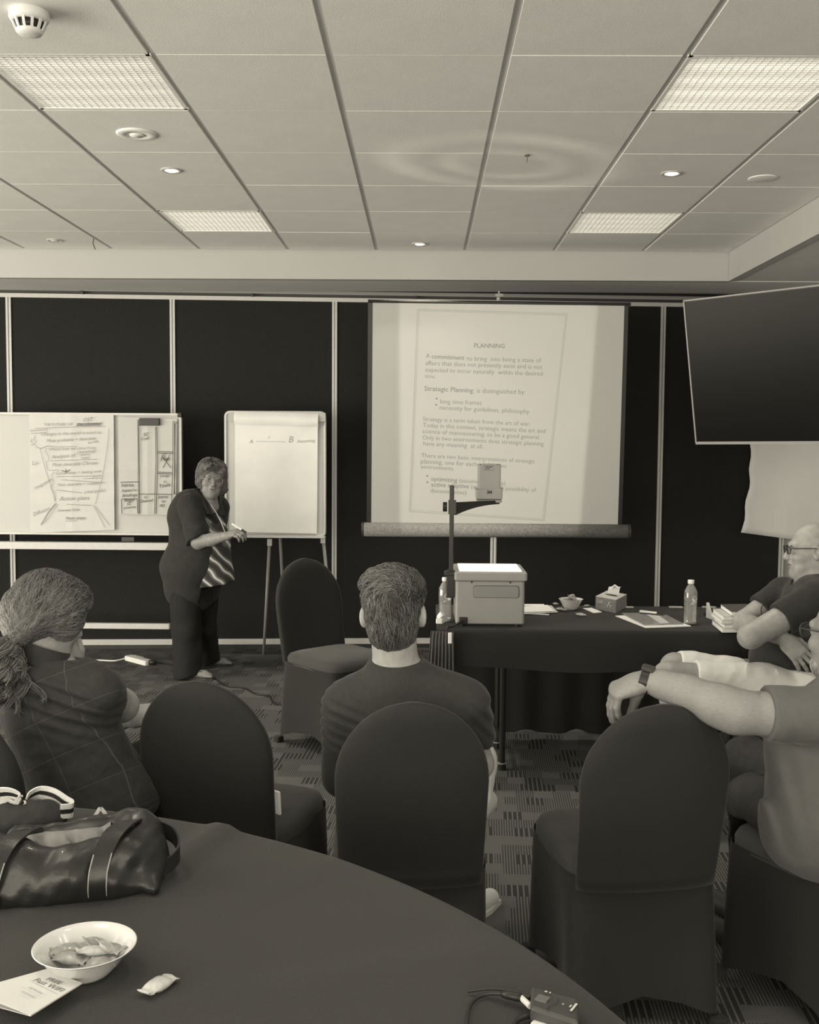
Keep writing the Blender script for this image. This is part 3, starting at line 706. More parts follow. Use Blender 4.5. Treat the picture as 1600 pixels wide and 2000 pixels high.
# ---------------------------------------------------------------- chairs in stretch covers
def super_ring(hx, hy, n=40, e=4.0):
    a = np.arange(n)*2*np.pi/n; c, s = np.cos(a), np.sin(a)
    return np.c_[hx*np.sign(c)*np.abs(c)**(2/e), hy*np.sign(s)*np.abs(s)**(2/e)]
def loft(mb, rings, cap0=True, cap1=True):
    n = len(rings[0]); vs = np.vstack(rings); f = []
    for i in range(len(rings)-1):
        for k in range(n):
            f.append((i*n+k, i*n+(k+1) % n, (i+1)*n+(k+1) % n, (i+1)*n+k))
    if cap0: f.append(tuple(range(n))[::-1])
    if cap1: f.append(tuple(range((len(rings)-1)*n, len(rings)*n)))
    mb.add(vs, f)
def make_chair(label, loc, rz):
    """covered banquet chair, facing +y; origin on the floor under the seat"""
    t = thing('covered_chair', label, 'chair', loc, None, rz)
    mb = MB(); rings = []
    zs = list(np.linspace(.40, .70, 9))+[.70+.225*math.sin(a) for a in np.linspace(.12, math.pi/2*.985, 14)]
    for z in zs:
        wd = .196+.010*(z-.40)/.3 if z <= .70 else .206*math.sqrt(max(0, 1-((z-.70)/.2255)**2))
        th = .030 if z < .86 else .030*math.sqrt(max(.02, 1-((z-.86)/.0665)**2))
        r = super_ring(max(wd, .02), max(th, .010), 40, 3.4 if z < .8 else 2.6)
        y = -.190-.20*(z-.40)+.05*np.clip(z-.6, 0, 1)
        bow = .018*(1-(r[:, 0]/.21)**2)         # the back is slightly hollow
        rings.append(np.c_[r[:, 0], r[:, 1]+y-bow, np.full(40, z)])
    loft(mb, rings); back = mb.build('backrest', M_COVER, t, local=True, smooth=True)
    mb = MB(); rings = []
    for (s, z) in ((.02, .482), (.5, .480), (.85, .474), (.96, .464), (1.0, .445), (1.0, .42)):
        r = super_ring(.215*s, .225*s, 40, 5); rings.append(np.c_[r[:, 0], r[:, 1]+.02, np.full(40, z)])
    loft(mb, rings, True, False); mb.build('seat', M_COVER_LIT, t, local=True, smooth=True)
    mb = MB(); rings = []; a = np.arange(64)*2*np.pi/64
    r0 = super_ring(1, 1, 64, 7)
    cor = np.clip((np.abs(r0[:, 0])+np.abs(r0[:, 1])-1.0), 0, 1)**2.2      # 1 at the legs, 0 between them
    for v in np.linspace(0, 1, 9):
        sx = .215+(.035*cor-.030*(1-cor))*v**.8*1.0; sy = .225+(.045*cor-.030*(1-cor))*v**.8
        hem = .012+.075*(1-cor)
        z = .43*(1-v)+hem*v
        rings.append(np.c_[r0[:, 0]*sx, r0[:, 1]*sy+.02-.02*v*(r0[:, 1] < 0), z])
    loft(mb, rings, False, False); mb.build('skirt', M_COVER, t, local=True, smooth=True)
    for sx in (-1, 1):
        for sy in (-1, 1):
            mb = MB(); cx, cy = sx*.232, .02+sy*.25-(.02 if sy < 0 else 0)
            mb.rbox((cx-sx*.024, cy-sy*.024, .016), (.044, .044, .032), .012); mb.build('foot_pocket', M_COVER, t, local=True)
    return t
CH = {}
def chair(key, label, loc, deg):
    global _c0
    rz = -math.radians(deg)
    if not CH: _c0 = make_chair(label, (*loc, 0), rz); c = _c0
    else: c = copy_thing(_c0, (*loc, 0), rz, label)
    c['group'] = 'chairs in black stretch covers'; CH[key] = c
    if key == 'A': c.scale = (1.04, 1.04, 1.04)
    return c
chair('C', 'black covered chair in the middle, occupied by the man in a dark T-shirt', (-.035, 2.985), -3)
chair('D', 'empty black covered chair under the outstretched bare arm', (.585, 2.985), -9)
chair('B', 'empty black covered chair with a white phone on its seat', (-.557, 3.19), 14)
chair('A', 'empty black covered chair facing sideways beside the flip chart', (-.44, 5.47), 138)
chair('E', 'black covered chair at the left edge under the woman with a ponytail', (-1.10, 2.93), 25)
chair('F', 'black covered chair under the bald man with folded arms', (1.72, 4.56), -90)
chair('G', 'black covered chair at the right edge under the man in a grey T-shirt', (1.20, 2.95), -27)
# white phone on the seat of chair B
a, b = at(523, 1542, 3.12), at(529, 1592, 3.10)
q = V(-.455, 3.13, .49); mb = MB(); Rp = frame(V(-.25, .97, .0), V(.96, .2, .15)); 
P0, P1 = at(541, 1590, 3.10), at(539, 1544, 3.12)
t = thing('phone', 'white-cased phone standing against the back of the empty chair', 'phone', P0)
u_ = unit(P1-P0); r_ = unit(V(.75, -.66, 0)); n_ = np.cross(r_, u_); Rp = np.stack([r_, u_, n_], 1)
mb.rbox((P0+P1)/2, (.034, np.linalg.norm(P1-P0), .010), .004, Rp); mb.build('case', M_WHITE, t)
mb = MB(); mb.rbox(P0-u_*.012, (.034, .016, .012), .004, Rp); mb.build('dark_end', M_BLACK, t)

# ---------------------------------------------------------------- near round table under a black cloth
TC, TRD, TZ = V(-1.079, .891), 1.513, .75
t = thing('round_table', 'large round table under a black cloth in the foreground', 'table', (*TC, 0))
mb = MB(); mb.lathe([(0, TZ-.012), (TRD-.01, TZ-.012), (TRD-.01, TZ-.035), (0, TZ-.035)], (*TC, 0), 96); mb.build('tabletop', M_DARK, t)
for k in range(4):
    a = math.radians(45+90*k); q = V(TC[0]+1.0*math.cos(a), TC[1]+1.0*math.sin(a), 0); mb = MB(); mb.tube([q, q+V(0, 0, TZ-.035)], .02, 8); mb.build('leg', M_BMETAL, t)
mb = MB(); ns, nr = 320, 110; P = np.zeros((nr, ns+1, 3))
RR = np.concatenate([np.linspace(.02, TRD-.02, 80), [TRD-.008, TRD, TRD+.004], np.linspace(TRD+.005, TRD+.03, 27)])
fold = [((-.42, 2.30), (-.53, 1.93), .016, .030), ((-.53, 1.95), (-1.2, 1.55), .009, .05), ((.1, 1.7), (-.6, 1.45), .004, .05), ((-.20, 2.05), (-.55, 1.70), .003, .06)]
for i in range(nr):
    for j in range(ns+1):
        a = 2*math.pi*j/ns; r = RR[i]; k = i-82
        x, y = TC[0]+r*math.cos(a), TC[1]+r*math.sin(a)
        z = TZ if k <= -2 else TZ-.004 if k <= -1 else TZ-.010 if k <= 0 else TZ-.010-.30*k/27
        P[i, j] = (x, y, z)
flat = P.reshape(-1, 3)
for (p, q, h, wd) in fold:
    p, q = V(*p), V(*q); d = q-p; L = d@d; s = np.clip(((flat[:, :2]-p)@d)/L, 0, 1); dist = np.linalg.norm(flat[:, :2]-p-s[:, None]*d, axis=1)
    flat[:, 2] += np.where(flat[:, 2] > TZ-.02, h*np.exp(-(dist/wd)**2)*(.35+.65*(1-s)), 0)
drop = flat[:, 2] < TZ-.03; ang = np.arctan2(flat[:, 1]-TC[1], flat[:, 0]-TC[0])
wv = (TZ-flat[:, 2])*.10*np.sin(ang*22); flat[drop, 0] += (wv*np.cos(ang))[drop]; flat[drop, 1] += (wv*np.sin(ang))[drop]
mb.grid(P); cl = mb.build('tablecloth', M_CLOTH, smooth=True, origin=(*TC, TZ-.3)); tag(cl, 'creased black cloth covering the large round foreground table', 'tablecloth')

# ---------------------------------------------------------------- long table in front of the screen
FX0, FX1, FY0, FY1, FZ = .075, 1.90, 4.86, 5.60, .73
t = thing('trestle_table', 'long trestle table carrying the overhead projector', 'table', ((FX0+FX1)/2, (FY0+FY1)/2, 0))
mb = MB(); mb.rbox(((FX0+FX1)/2, (FY0+FY1)/2, FZ-.018), (FX1-FX0, FY1-FY0, .028), .02); mb.build('tabletop', M_DARK, t)
for x, y in ((.40, 5.06), (.40, 5.42), (1.62, 5.06), (1.62, 5.42)):
    mb = MB(); mb.tube([(x, y, .0), (x, y, FZ-.03)], .015, 10); mb.tube([(x, y, 0), (x, y, .03)], .021, 10); mb.build('leg', M_BMETAL, t)
    mb = MB(); mb.tube([(x, y, .031), (x, y, .036)], .0215, 10); mb.build('foot_ring', M_ALUD, t)
for x in (.40, 1.62): mb = MB(); mb.tube([(x, 5.06, .12), (x, 5.42, .12)], .012, 8); mb.build('crossbar', M_BMETAL, t)
# the cloth: top sheet, short drop in front, long drop behind
mb = MB(); nx = 60; prof = [(FY1+.012, .012), (FY1+.012, .35), (FY1+.010, FZ-.012), (FY1, FZ), (5.3, FZ+.001), (5.0, FZ), (FY0+.008, FZ), (FY0-.006, FZ-.004), (FY0-.012, FZ-.016), (FY0-.014, FZ-.07), (FY0-.012, FZ-.12), (FY0-.012, FZ-.175)]
P = np.zeros((len(prof), nx, 3))
for i, (y, z) in enumerate(prof):
    for j in range(nx):
        x = FX0+(FX1-FX0)*j/(nx-1); dz = 0; dy = 0
        if i >= 9: dy = -.010*math.sin(x*9)*(i-8)/3
        if i == 11: dz = -.018*math.sin((x-FX0)/(FX1-FX0)*math.pi)+.008*math.sin(x*7)
        if i <= 1: dy = .012*math.sin(x*31)
        if i == 0: dz = .018+.022*max(0, math.sin(x*23+1.0))
        P[i, j] = (x, y+dy, z+dz)
mb.grid(P); cl = mb.build('table_cover', mat('black_table_cover', .026, .85, .15, sheen=.08, bump=.2, bscale=400, var=.12, vscale=200), smooth=True, origin=((FX0+FX1)/2, (FY0+FY1)/2, .01)); tag(cl, 'black cloth over the long table, hanging short in front', 'tablecloth')
# gathered skirt clipped to the left end of the table
mb = MB(); n1, n2 = 14, 70; P = np.zeros((n1, n2, 3))
for i in range(n1):
    for j in range(n2):
        v, s = i/(n1-1), j/(n2-1); z = FZ-.005-.70*v; am = .004+.012*min(1, v*2.2)
        if .04 < v < .12: am = .003
        x0, x1 = .150+.010*v, .045-.05*v; y0, y1 = FY0-.045, FY0-.022
        P[i, j] = (x0+(x1-x0)*s, y0+(y1-y0)*s-am*(1+math.sin(s*44)), z)
mb.grid(P); sk = mb.build('table_skirt', mat('black_skirt', .065, .7, .2, sheen=.1), smooth=True); sk.modifiers.new('thick', 'SOLIDIFY').thickness = .002
tag(sk, 'gathered black table skirt at the left end of the long table', 'table skirt')
q = V(.132, FY0-.068, FZ-.030); mb = MB(); mb.rbox(q, (.018, .012, .05), .004); tag(mb.build('skirt_clip', M_WHITE), 'small white plastic clip holding the black table skirt', 'clip')
# ---------------------------------------------------------------- overhead projector
OY = 4.915; o0 = at(957, 1222, OY); ox, oz = o0[0], FZ+.012
t = thing('overhead_projector', 'grey overhead projector with a glowing glass stage on the long table', 'overhead projector', (ox, OY+.17, FZ))
M_OHP = mat('grey_enamel', .27, .45, .4, bump=.1, bscale=500, var=.03, vscale=20)
w_, dpt = .325, .335; cy = OY+dpt/2
mb = MB(); mb.rbox((ox, cy, oz+.105), (w_, dpt, .205), .012); body = mb.build('body', M_OHP, t)
mb = MB(); mb.rbox((ox+.002, cy, oz+.229), (w_+.018, dpt+.018, .042), .012); mb.build('lid', M_OHP, t)
mb = MB(); mb.box((ox+.002, cy, oz+.2525), (.295, .295, .004)); mb.build('glass_stage', mat('lit_stage', .5, .3, .3, emit=1.0), t)
mb = MB(); wz = oz+.158; RXF = np.stack([V(1, 0, 0), V(0, 0, 1), V(0, -1, 0)], 1)
mb.rbox((ox+.028, OY+.001, wz), (.218, .060, .006), .012, RXF); mb.build('window_rim', mat('grey_rim', .13, .5, .3), t)
mb = MB(); mb.rbox((ox+.028, OY-.0025, wz-.001), (.210, .053, .004), .010, RXF); mb.build('window_panel', mat('smoky_panel', .22, .3, .4), t)
for dx in (-.088, .094):
    mb = MB(); mb.tube([(ox+dx, OY+.003, wz+.044), (ox+dx, OY-.002, wz+.044)], .0045, 10); mb.build('screw', M_BLACK, t)
for dx in (-.070, .080):
    mb = MB(); mb.tube([(ox+dx, OY+.003, wz+.053), (ox+dx, OY-.002, wz+.053)], .0035, 10); mb.build('rivet', M_ALU, t)
mb = MB(); q = at(905, 1212, OY); mb.box((q[0], OY+.001, q[2]), (.040, .012, .034)); mb.build('power_inlet', M_BLACK, t, bevel=.004)
mb = MB(); mb.tube(smooth_path([(q[0], OY-.01, q[2]), (q[0]-.02, OY-.03, q[2]-.006), (q[0]-.05, OY-.035, FZ+.010), (q[0]-.075, OY-.045, FZ+.004), (q[0]-.085, OY-.078, FZ-.05)]), .006, 8); mb.build('power_lead', M_BLACK, t, smooth=True)
for sx in (-1, 1):
    for sy in (-1, 1): mb = MB(); mb.tube([(ox+sx*.13, cy+sy*.135, FZ+.001), (ox+sx*.13, cy+sy*.135, FZ+.014)], .014, 10); mb.build('rubber_foot', M_BLACK, t)
# post, arm and head
py_ = OY+.045; pl = at(881, 1150, py_); ph = at(881, 948, py_); px_ = pl[0]
mb = MB(); mb.box((px_, py_, (pl[2]+ph[2])/2), (.021, .021, ph[2]-pl[2])); mb.build('post', M_BLACK, t, bevel=.003)
mb = MB(); q = at(880, 1140, py_); mb.box((px_-.002, py_, q[2]), (.040, .045, .13)); mb.box((px_-.006, py_, q[2]+.05), (.055, .05, .02)); mb.build('post_clamp', M_BLACK, t, bevel=.004)
ac = at(881, 990, py_); hx, hy = at(957, 950, OY+.17)[0], OY+.17
mb = MB(); mb.box((px_+.002, py_, ac[2]), (.036, .04, .066)); 
n = 9; top = []; bot = []
ae = at(974, 981, OY+.15)
for k in range(n):
    s = k/(n-1); p = V(px_+.015, py_, 0)*(1-s)+V(ae[0], ae[1], 0)*s
    zt_ = ac[2]+.022*(1-s)+(ae[2]+.010)*0+ (ae[2]+.010-ac[2])*s; zb_ = zt_-.018-.042*(1-s)**2.2
    top.append(V(p[0], p[1], zt_)); bot.append(V(p[0], p[1], zb_))
sd = unit(np.cross(unit(V(ae[0]-px_, ae[1]-py_, 0)), (0, 0, 1)))
mb.prism([x-sd*.011 for x in top+bot[::-1]], sd*.022); mb.build('arm', M_BLACK, t)
mb = MB(); mb.tube([(px_-.022, py_, ac[2]), (px_-.042, py_, ac[2])], .023, 14); mb.build('arm_knob', M_BLACK, t)
HR = frame(V(.05, 1, 0))
hq = lambda px, py: at(px, py, OY+.135)
mb = MB(); hb, ht = hq(956, 972), hq(956, 906); hw_ = .108
mb.rbox(V(hb[0], OY+.175, (hq(0, 950)[2]+ht[2])/2), (hw_, .08, ht[2]-hq(0, 950)[2]), .006); mb.build('head_mirror', M_OHP, t)
mb = MB(); z1, z0 = hq(0, 948)[2], hq(0, 968)[2]; mb.rbox(V(hb[0], OY+.172, (z0+z1)/2), (hw_+.018, .088, z1-z0), .006); mb.build('head_housing', M_OHP, t)
mb = MB(); z1, z0 = hq(0, 969)[2], hq(0, 974.5)[2]; mb.rbox(V(hb[0], OY+.172, (z0+z1)/2), (hw_+.012, .084, z1-z0), .006); mb.build('head_base', M_OHP, t)
mb = MB(); mb.tube([(hb[0], OY+.17, ae[2]), (hb[0], OY+.17, z0+.004)], .03, 14); mb.build('lens_mount', M_DARK, t)
mb = MB(); yq = OY+.1275
mk = MB(); nr_ = V(0, -1, 0); pz = lambda px, py: V(at(px, py, yq)[0], yq, at(px, py, yq)[2])
write(mk, '3M', pz(951, 964), pz(961, 964), UPZ, nr_, .05)
yq2 = OY+.1345; pz2 = lambda px, py: V(at(px, py, yq2)[0], yq2, at(px, py, yq2)[2])
for L in ([(945, 909), (965, 909), (965, 918), (945, 918), (945, 909)],): stroke(mk, [pz2(*p) for p in L], nr_, .0015)
stroke(mk, [pz2(948, 912), pz2(962, 912)], nr_, .004); stroke(mk, [pz2(948, 915.5), pz2(957, 915.5)], nr_, .003)
stroke(mk, [pz2(936, 907), pz2(941, 908)], nr_, .0025); stroke(mk, [pz2(970, 908), pz2(976, 907)], nr_, .0025)
flush_texts(); mk.build('head_marking', M_BLACK, t)
for s in (-1, 1): mb = MB(); q = V(hb[0]+s*(hw_/2+.009), OY+.172, hq(0, 948)[2]); mb.box(q, (.008, .03, .014)); mb.build('hinge', M_OHP, t)
# the projector's own beam: a lit page on the screen, and stray rings on the ceiling
def beam(name, loc, target, power, size, builder, rad=.02):
    l = bpy.data.lights.new(name, 'SPOT'); l.energy = power; l.spot_size = size; l.spot_blend = .1; l.color = TINT; l.shadow_soft_size = rad
    o = bpy.data.objects.new(name, l); COL.objects.link(o); o.parent = t
    o.location = [loc[i]-t['_o'][i] for i in range(3)]
    R = (Vector(target)-Vector(loc)).to_track_quat('-Z', 'Y'); o.rotation_euler = R.to_euler()
    l.use_nodes = True; nt = l.node_tree; em = nt.nodes['Emission']
    N, L = nt.nodes.new, nt.links.new
    tc = N('ShaderNodeTexCoord'); sp = N('ShaderNodeSeparateXYZ'); L(tc.outputs['Normal'], sp.inputs[0])
    def mth(op, a, b=None):
        n = N('ShaderNodeMath'); n.operation = op
        for i, x in enumerate((a, b)):
            if x is None: continue
            if isinstance(x, (int, float)): n.inputs[i].default_value = x
            else: L(x, n.inputs[i])
        return n.outputs[0]
    az = mth('ABSOLUTE', sp.outputs[2]); x = mth('DIVIDE', sp.outputs[0], az); y = mth('DIVIDE', sp.outputs[1], az)
    L(builder(mth, x, y), em.inputs['Strength']); return o, np.array(R.to_matrix())
lens = V(hb[0], OY+.235, ht[2]-.03)
def page(mth, x, y):
    yy = mth('MULTIPLY', y, 1)
    e = BEAM
    def side(a, b):                        # keep what lies to the left of the line a -> b
        return mth('GREATER_THAN', mth('ADD', mth('MULTIPLY', mth('SUBTRACT', x, a[0]), -(b[1]-a[1])), mth('MULTIPLY', mth('SUBTRACT', y, a[1]), (b[0]-a[0]))), 0)
    r = None
    for a, b in zip(e, e[1:]+e[:1]):
        s = side(a, b); r = s if r is None else mth('MULTIPLY', r, s)
    return mth('ADD', mth('MULTIPLY', r, 1.0), .0)
tgt = sc(955, 810)
R = np.array((Vector(tgt)-Vector(lens)).to_track_quat('-Z', 'Y').to_matrix())
def lampuv(P): q = R.T @ (P-lens); return (q[0]/abs(q[2]), q[1]/abs(q[2]))
cnr = [lampuv(sc(*p)) for p in ((782, 1046), (1132, 1050), (1168, 591), (780, 586))]
ar = sum(a[0]*b[1]-b[0]*a[1] for a, b in zip(cnr, cnr[1:]+cnr[:1])); BEAM = cnr if ar > 0 else cnr[::-1]
beam('projector_beam', lens, tgt, 62, 1.2, page)
def rings(mth, x, y):
    yy = mth('MULTIPLY', y, 1.35); r = mth('SQRT', mth('ADD', mth('MULTIPLY', x, x), mth('MULTIPLY', yy, yy)))
    def band(c, wd): return mth('MAXIMUM', mth('SUBTRACT', 1, mth('DIVIDE', mth('ABSOLUTE', mth('SUBTRACT', r, c)), wd)), 0)
    a = mth('ADD', mth('MULTIPLY', band(.40, .10), 1.0), mth('MULTIPLY', band(.20, .07), .7))
    return mth('MULTIPLY', a, mth('ADD', 1.0, mth('MULTIPLY', mth('SINE', mth('MULTIPLY', mth('ARCTAN2', y, x), 3)), .35)))
src = V(hb[0], OY+.20, ht[2]+.03); beam('projector_stray_light', src, on(985, 322, CZ), 8, 1.6, rings, .012)

# ---------------------------------------------------------------- small things on the long table
def glassmat(name='clear_bottle', clear=.62, rough=.08, g=.9, gloss=.5):
    m = bpy.data.materials.new(name); m.use_nodes = True; nt = m.node_tree; nt.nodes.clear(); N, L = nt.nodes.new, nt.links.new
    out = N('ShaderNodeOutputMaterial'); tr = N('ShaderNodeBsdfTransparent'); gl = N('ShaderNodeBsdfGlossy'); df = N('ShaderNodeBsdfDiffuse'); lw = N('ShaderNodeLayerWeight'); lw.inputs[0].default_value = gloss
    tr.inputs[0].default_value = (g, g, g, 1); gl.inputs['Roughness'].default_value = rough; df.inputs[0].default_value = (.75, .75, .75, 1)
    a = N('ShaderNodeMixShader'); a.inputs[0].default_value = clear; L(df.outputs[0], a.inputs[1]); L(tr.outputs[0], a.inputs[2])
    b = N('ShaderNodeMixShader'); L(lw.outputs['Facing'], b.inputs[0]); L(a.outputs[0], b.inputs[1]); L(gl.outputs[0], b.inputs[2]); L(b.outputs[0], out.inputs[0]); return m
M_GLASS = glassmat('clear_bottle', .80, .08, .95, .45)
M_LABEL = mat('clear_print_label', .62, .5, .3)
def bottle(p, label, h=.215, r=.0315, cap=True, rings=9):
    t = thing('water_bottle', label, 'bottle', p, 'clear plastic water bottles')
    k = h/.215; prof = [(.0, .004), (r*.75, .0), (r*.95, .006), (r, .014)]
    for i in range(rings):
        z = .018+i*.0095; prof += [(r, z), (r*.95, z+.0045)]
    z = .018+rings*.0095; prof += [(r, z), (r, .125), (r*1.0, .150), (r*.93, .163), (r*.55, .186), (.0125, .193), (.0125, .203)]
    prof = [(a, b*k) for a, b in prof]
    mb = MB(); mb.lathe(prof, p, 36); mb.build('bottle_body', M_GLASS, t, smooth=True)
    if cap:
        mb = MB(); mb.lathe([(.0145, .197*k), (.0155, .199*k), (.0155, .213*k), (.0138, .2155*k), (0, .2155*k)], p, 24); mb.build('cap', M_WHITE, t, smooth=True)
    mb = MB(); q = p+V(.004, -r-.0004, .118*k); th = np.linspace(0, 2*math.pi, 16)
    cyl = lambda dx, z: p+V(dx, -math.sqrt(max(1e-6, r*r-dx*dx))-.0006, z)
    stroke(mb, [cyl(.010+.011*math.cos(a), .128*k+.013*math.sin(a)) for a in th], V(0, -1, 0), .003)
    stroke(mb, [cyl(-.008, .098*k), cyl(.0, .108*k), cyl(.006, .098*k)], V(0, -1, 0), .004)
    mb.build('label_print', M_LABEL, t); return t
bottle(at(1348, 1217, 5.04)*V(1, 1, 0)+V(0, 0, FZ+.002), 'full water bottle with a white cap in front of the books')
bottle(V(at(871, 1216, 5.0)[0]-.004, 5.06, FZ+.002), 'water bottle squeezed behind the projector post at left')
def slab(name, pts, z, th, m, label, cat, parent=None, group=None):
    """flat sheet lying on the long table, outline given as the pixels of its corners"""
    P = [on(px, py, z) for px, py in pts]; mb = MB(); mb.prism(P, V(0, 0, th)); o = mb.build(name, m, parent)
    if parent is None: tag(o, label, cat, group)
    return o
TZ2 = FZ+.003
slab('loose_paper', [(1020, 1197), (1073, 1200), (1072, 1202), (1020, 1199)], TZ2, .002, M_PAPER2, 'lowest sheet of the loose papers right of the projector', 'paper', group='papers beside the projector')
slab('loose_paper', [(1015, 1188), (1077, 1183), (1090, 1196), (1020, 1200)], TZ2+.003, .002, M_PAPER2, 'printed sheet fanned out on top of the papers right of the projector', 'paper', group='papers beside the projector')
slab('loose_paper', [(1015, 1186), (1070, 1182), (1083, 1194), (1020, 1196)], TZ2+.007, .002, M_PAPER, 'middle sheet of the fanned papers right of the projector', 'paper', group='papers beside the projector')
mb = MB(); a, b = on(1020, 1183, FZ+.012), on(1063, 1183, FZ+.012); mb.tube([a, b], .009, 12); tag(mb.build('rolled_paper', M_PAPER), 'pale rolled paper tube behind the fanned papers', 'paper')
slab('loose_paper', [(1138, 1189), (1156, 1188), (1176, 1196), (1160, 1198)], TZ2, .003, M_PAPER, 'small white leaflet between the far candy bowl and the tissue box', 'leaflet')
# candies: twisted wrappers built as soft pillows with crimped ends
M_WRAP = mat('candy_wrapper', .30, .28, .5, coat=.2, var=.35, vscale=60)
M_WRAPL = mat('pale_candy_wrapper', .50, .28, .5, coat=.2, var=.3, vscale=60)
def candy_mesh():
    n1, n2 = 17, 13; P = np.zeros((n1, n2*2-2, 3))
    for i in range(n1):
        u = -1+2*i/(n1-1); body = max(0, 1-abs(u/.66)**3)
        for j in range(n2*2-2):
            a = 2*math.pi*j/(n2*2-2); c, s = math.cos(a), math.sin(a); w_ = .0125*(.86+.14*body)+(.0015 if abs(u) > .8 else 0)
            P[i, j] = (u*.026+(.0012*math.sin(j*2.6) if abs(u) > .97 else 0), w_*c, (.0068*body+.0006)*s+.0009*math.sin(u*14+c*3)*(1-body)*.8)
    mb = MB(); m = n2*2-2; f = [(i*m+j, i*m+(j+1) % m, (i+1)*m+(j+1) % m, (i+1)*m+j) for i in range(n1-1) for j in range(m)]
    f += [tuple(range(m))[::-1], tuple(range((n1-1)*m, n1*m))]; mb.add(P.reshape(-1, 3), f); return mb
CANDY = None
def candy(p, eul, label, group, m=None, k=1.0, words=None):
    global CANDY
    if CANDY is None:
        o = candy_mesh().build('wrapped_candy', M_WRAP, None, local=True, smooth=True); CANDY = o
    else:
        o = CANDY.copy(); o.data = CANDY.data if m is None else (CANDY.data.copy()); COL.objects.link(o)
        for key in list(o.keys()): del o[key]
    if m is not None: o.data.materials.clear(); o.data.materials.append(m)
    o.location = [float(x) for x in p]; o.rotation_euler = eul; o.scale = (k, k, k)
    tag(o, label, 'candy', group); return o
def bowl(p, R, h, label, name='candy_bowl'):
    t = thing(name, label, 'bowl', p)
    mb = MB(); pr = [(0, .004), (R*.40, .004), (R*.43, .0), (R*.50, .001), (R*.55, h*.12), (R*.72, h*.45), (R*.90, h*.86), (R*.985, h*.985), (R, h), (R*.975, h*1.01), (R*.86, h*.85), (R*.67, h*.45), (R*.48, h*.16), (R*.30, h*.09), (0, h*.085)]
    mb.lathe(pr, p, 64); mb.build('bowl_body', mat('white_porcelain', .66, .12, .5, coat=.4), t, smooth=True); return t
bp = on(1115, 1190, FZ+.003); bowl(bp, .064, .055, 'white candy bowl on the long table beside the tissue box')
for k in range(7):
    a = rng.uniform(0, 6.28); rr = .026*math.sqrt(rng.uniform(0, 1))
    candy(bp+V(rr*math.cos(a), rr*math.sin(a), .040+.004*k), (rng.uniform(-.6, .6), rng.uniform(-.8, .8), rng.uniform(0, 3)), 'wrapped candy heaped in the bowl on the long table', 'candies in the far bowl', k=1.0)
for (px, py, rz, lb, z) in ((1086, 1183, 1.0, 'wrapped candy standing crookedly at the left foot of the far bowl', .012), (1095, 1192, .4, 'wrapped candy flat on the table left of the far bowl', .009), (1146, 1186, 2.9, 'wrapped candy right behind the far bowl', .009), (1135, 1203, .1, 'lone wrapped candy on the long table in front of the far bowl', .010), (1104, 1194, 2.2, 'second wrapped candy close in front of the far bowl', .009)):
    q = on(px, py, FZ+.004); candy(q+V(0, 0, z-.002), (.2, .1, rz), lb, 'candies loose on the long table', M_WRAPL if px == 1135 else None)
# tissue box
a, b, c = on(1163, 1190, FZ+.003), on(1203, 1198, FZ+.003), on(1224, 1186, FZ+.003)
t = thing('tissue_box', 'printed cardboard tissue box with a white tissue sticking out', 'tissue box', a*.25+b*.5+c*.25)
hB = .068; poly = [a, b, b+(c-b), a+(c-b)]; mb = MB(); mb.prism(poly, V(0, 0, hB)); mb.build('carton', mat('tissue_carton', .26, .6, .3, var=.1, vscale=60), t)
mb = MB(); mb.prism([q+V(0, 0, hB) for q in poly], V(0, 0, .0015)); mb.build('carton_top', mat('tissue_carton_top', .55, .6, .3, var=.1, vscale=60), t)
mb = MB(); ctr = (a+c)/2+V(0, 0, hB+.0015); ux, uy = unit(b-a), unit(c-b); th = np.linspace(0, 2*math.pi, 24)[:-1]
mb.prism([ctr+ux*.045*math.cos(q)+uy*.024*math.sin(q) for q in th], V(0, 0, .0012)); mb.build('opening', M_DARK, t)
n1, n2 = 12, 14; P = np.zeros((n1, n2, 3))
for i in range(n1):
    for j in range(n2):
        v, s = i/(n1-1), j/(n2-1); q = ctr+ux*(-.035+.085*s+.035*v)+uy*(.012-.035*v)
        P[i, j] = q+V(0, 0, .004+.052*math.sin(min(1, v*1.25)*math.pi*.62)*(.75+.3*math.sin(s*2.6))+.006*math.sin(s*11+v*4)*v)
mb = MB(); mb.grid(P); ti = mb.build('tissue', M_PAPER, t, smooth=True)
mb = MB(); nr_ = unit(np.cross(UPZ, b-a)); nr_ = nr_ if nr_[1] < 0 else -nr_
write(mb, 'Livi', a+(b-a)*.08+V(0, 0, .038), a+(b-a)*.36+V(0, 0, .038), UPZ, nr_, 0, .2)
for dx, dz in ((.66, .030), (.72, .044), (.80, .028)): stroke(mb, [a+(b-a)*dx+V(.008*math.cos(q), 0, dz+.008*math.sin(q)) for q in np.linspace(0, 6.3, 12)], nr_, .003)
flush_texts(); mb.build('carton_print', mat('print_white', .7, .6, .2), t)
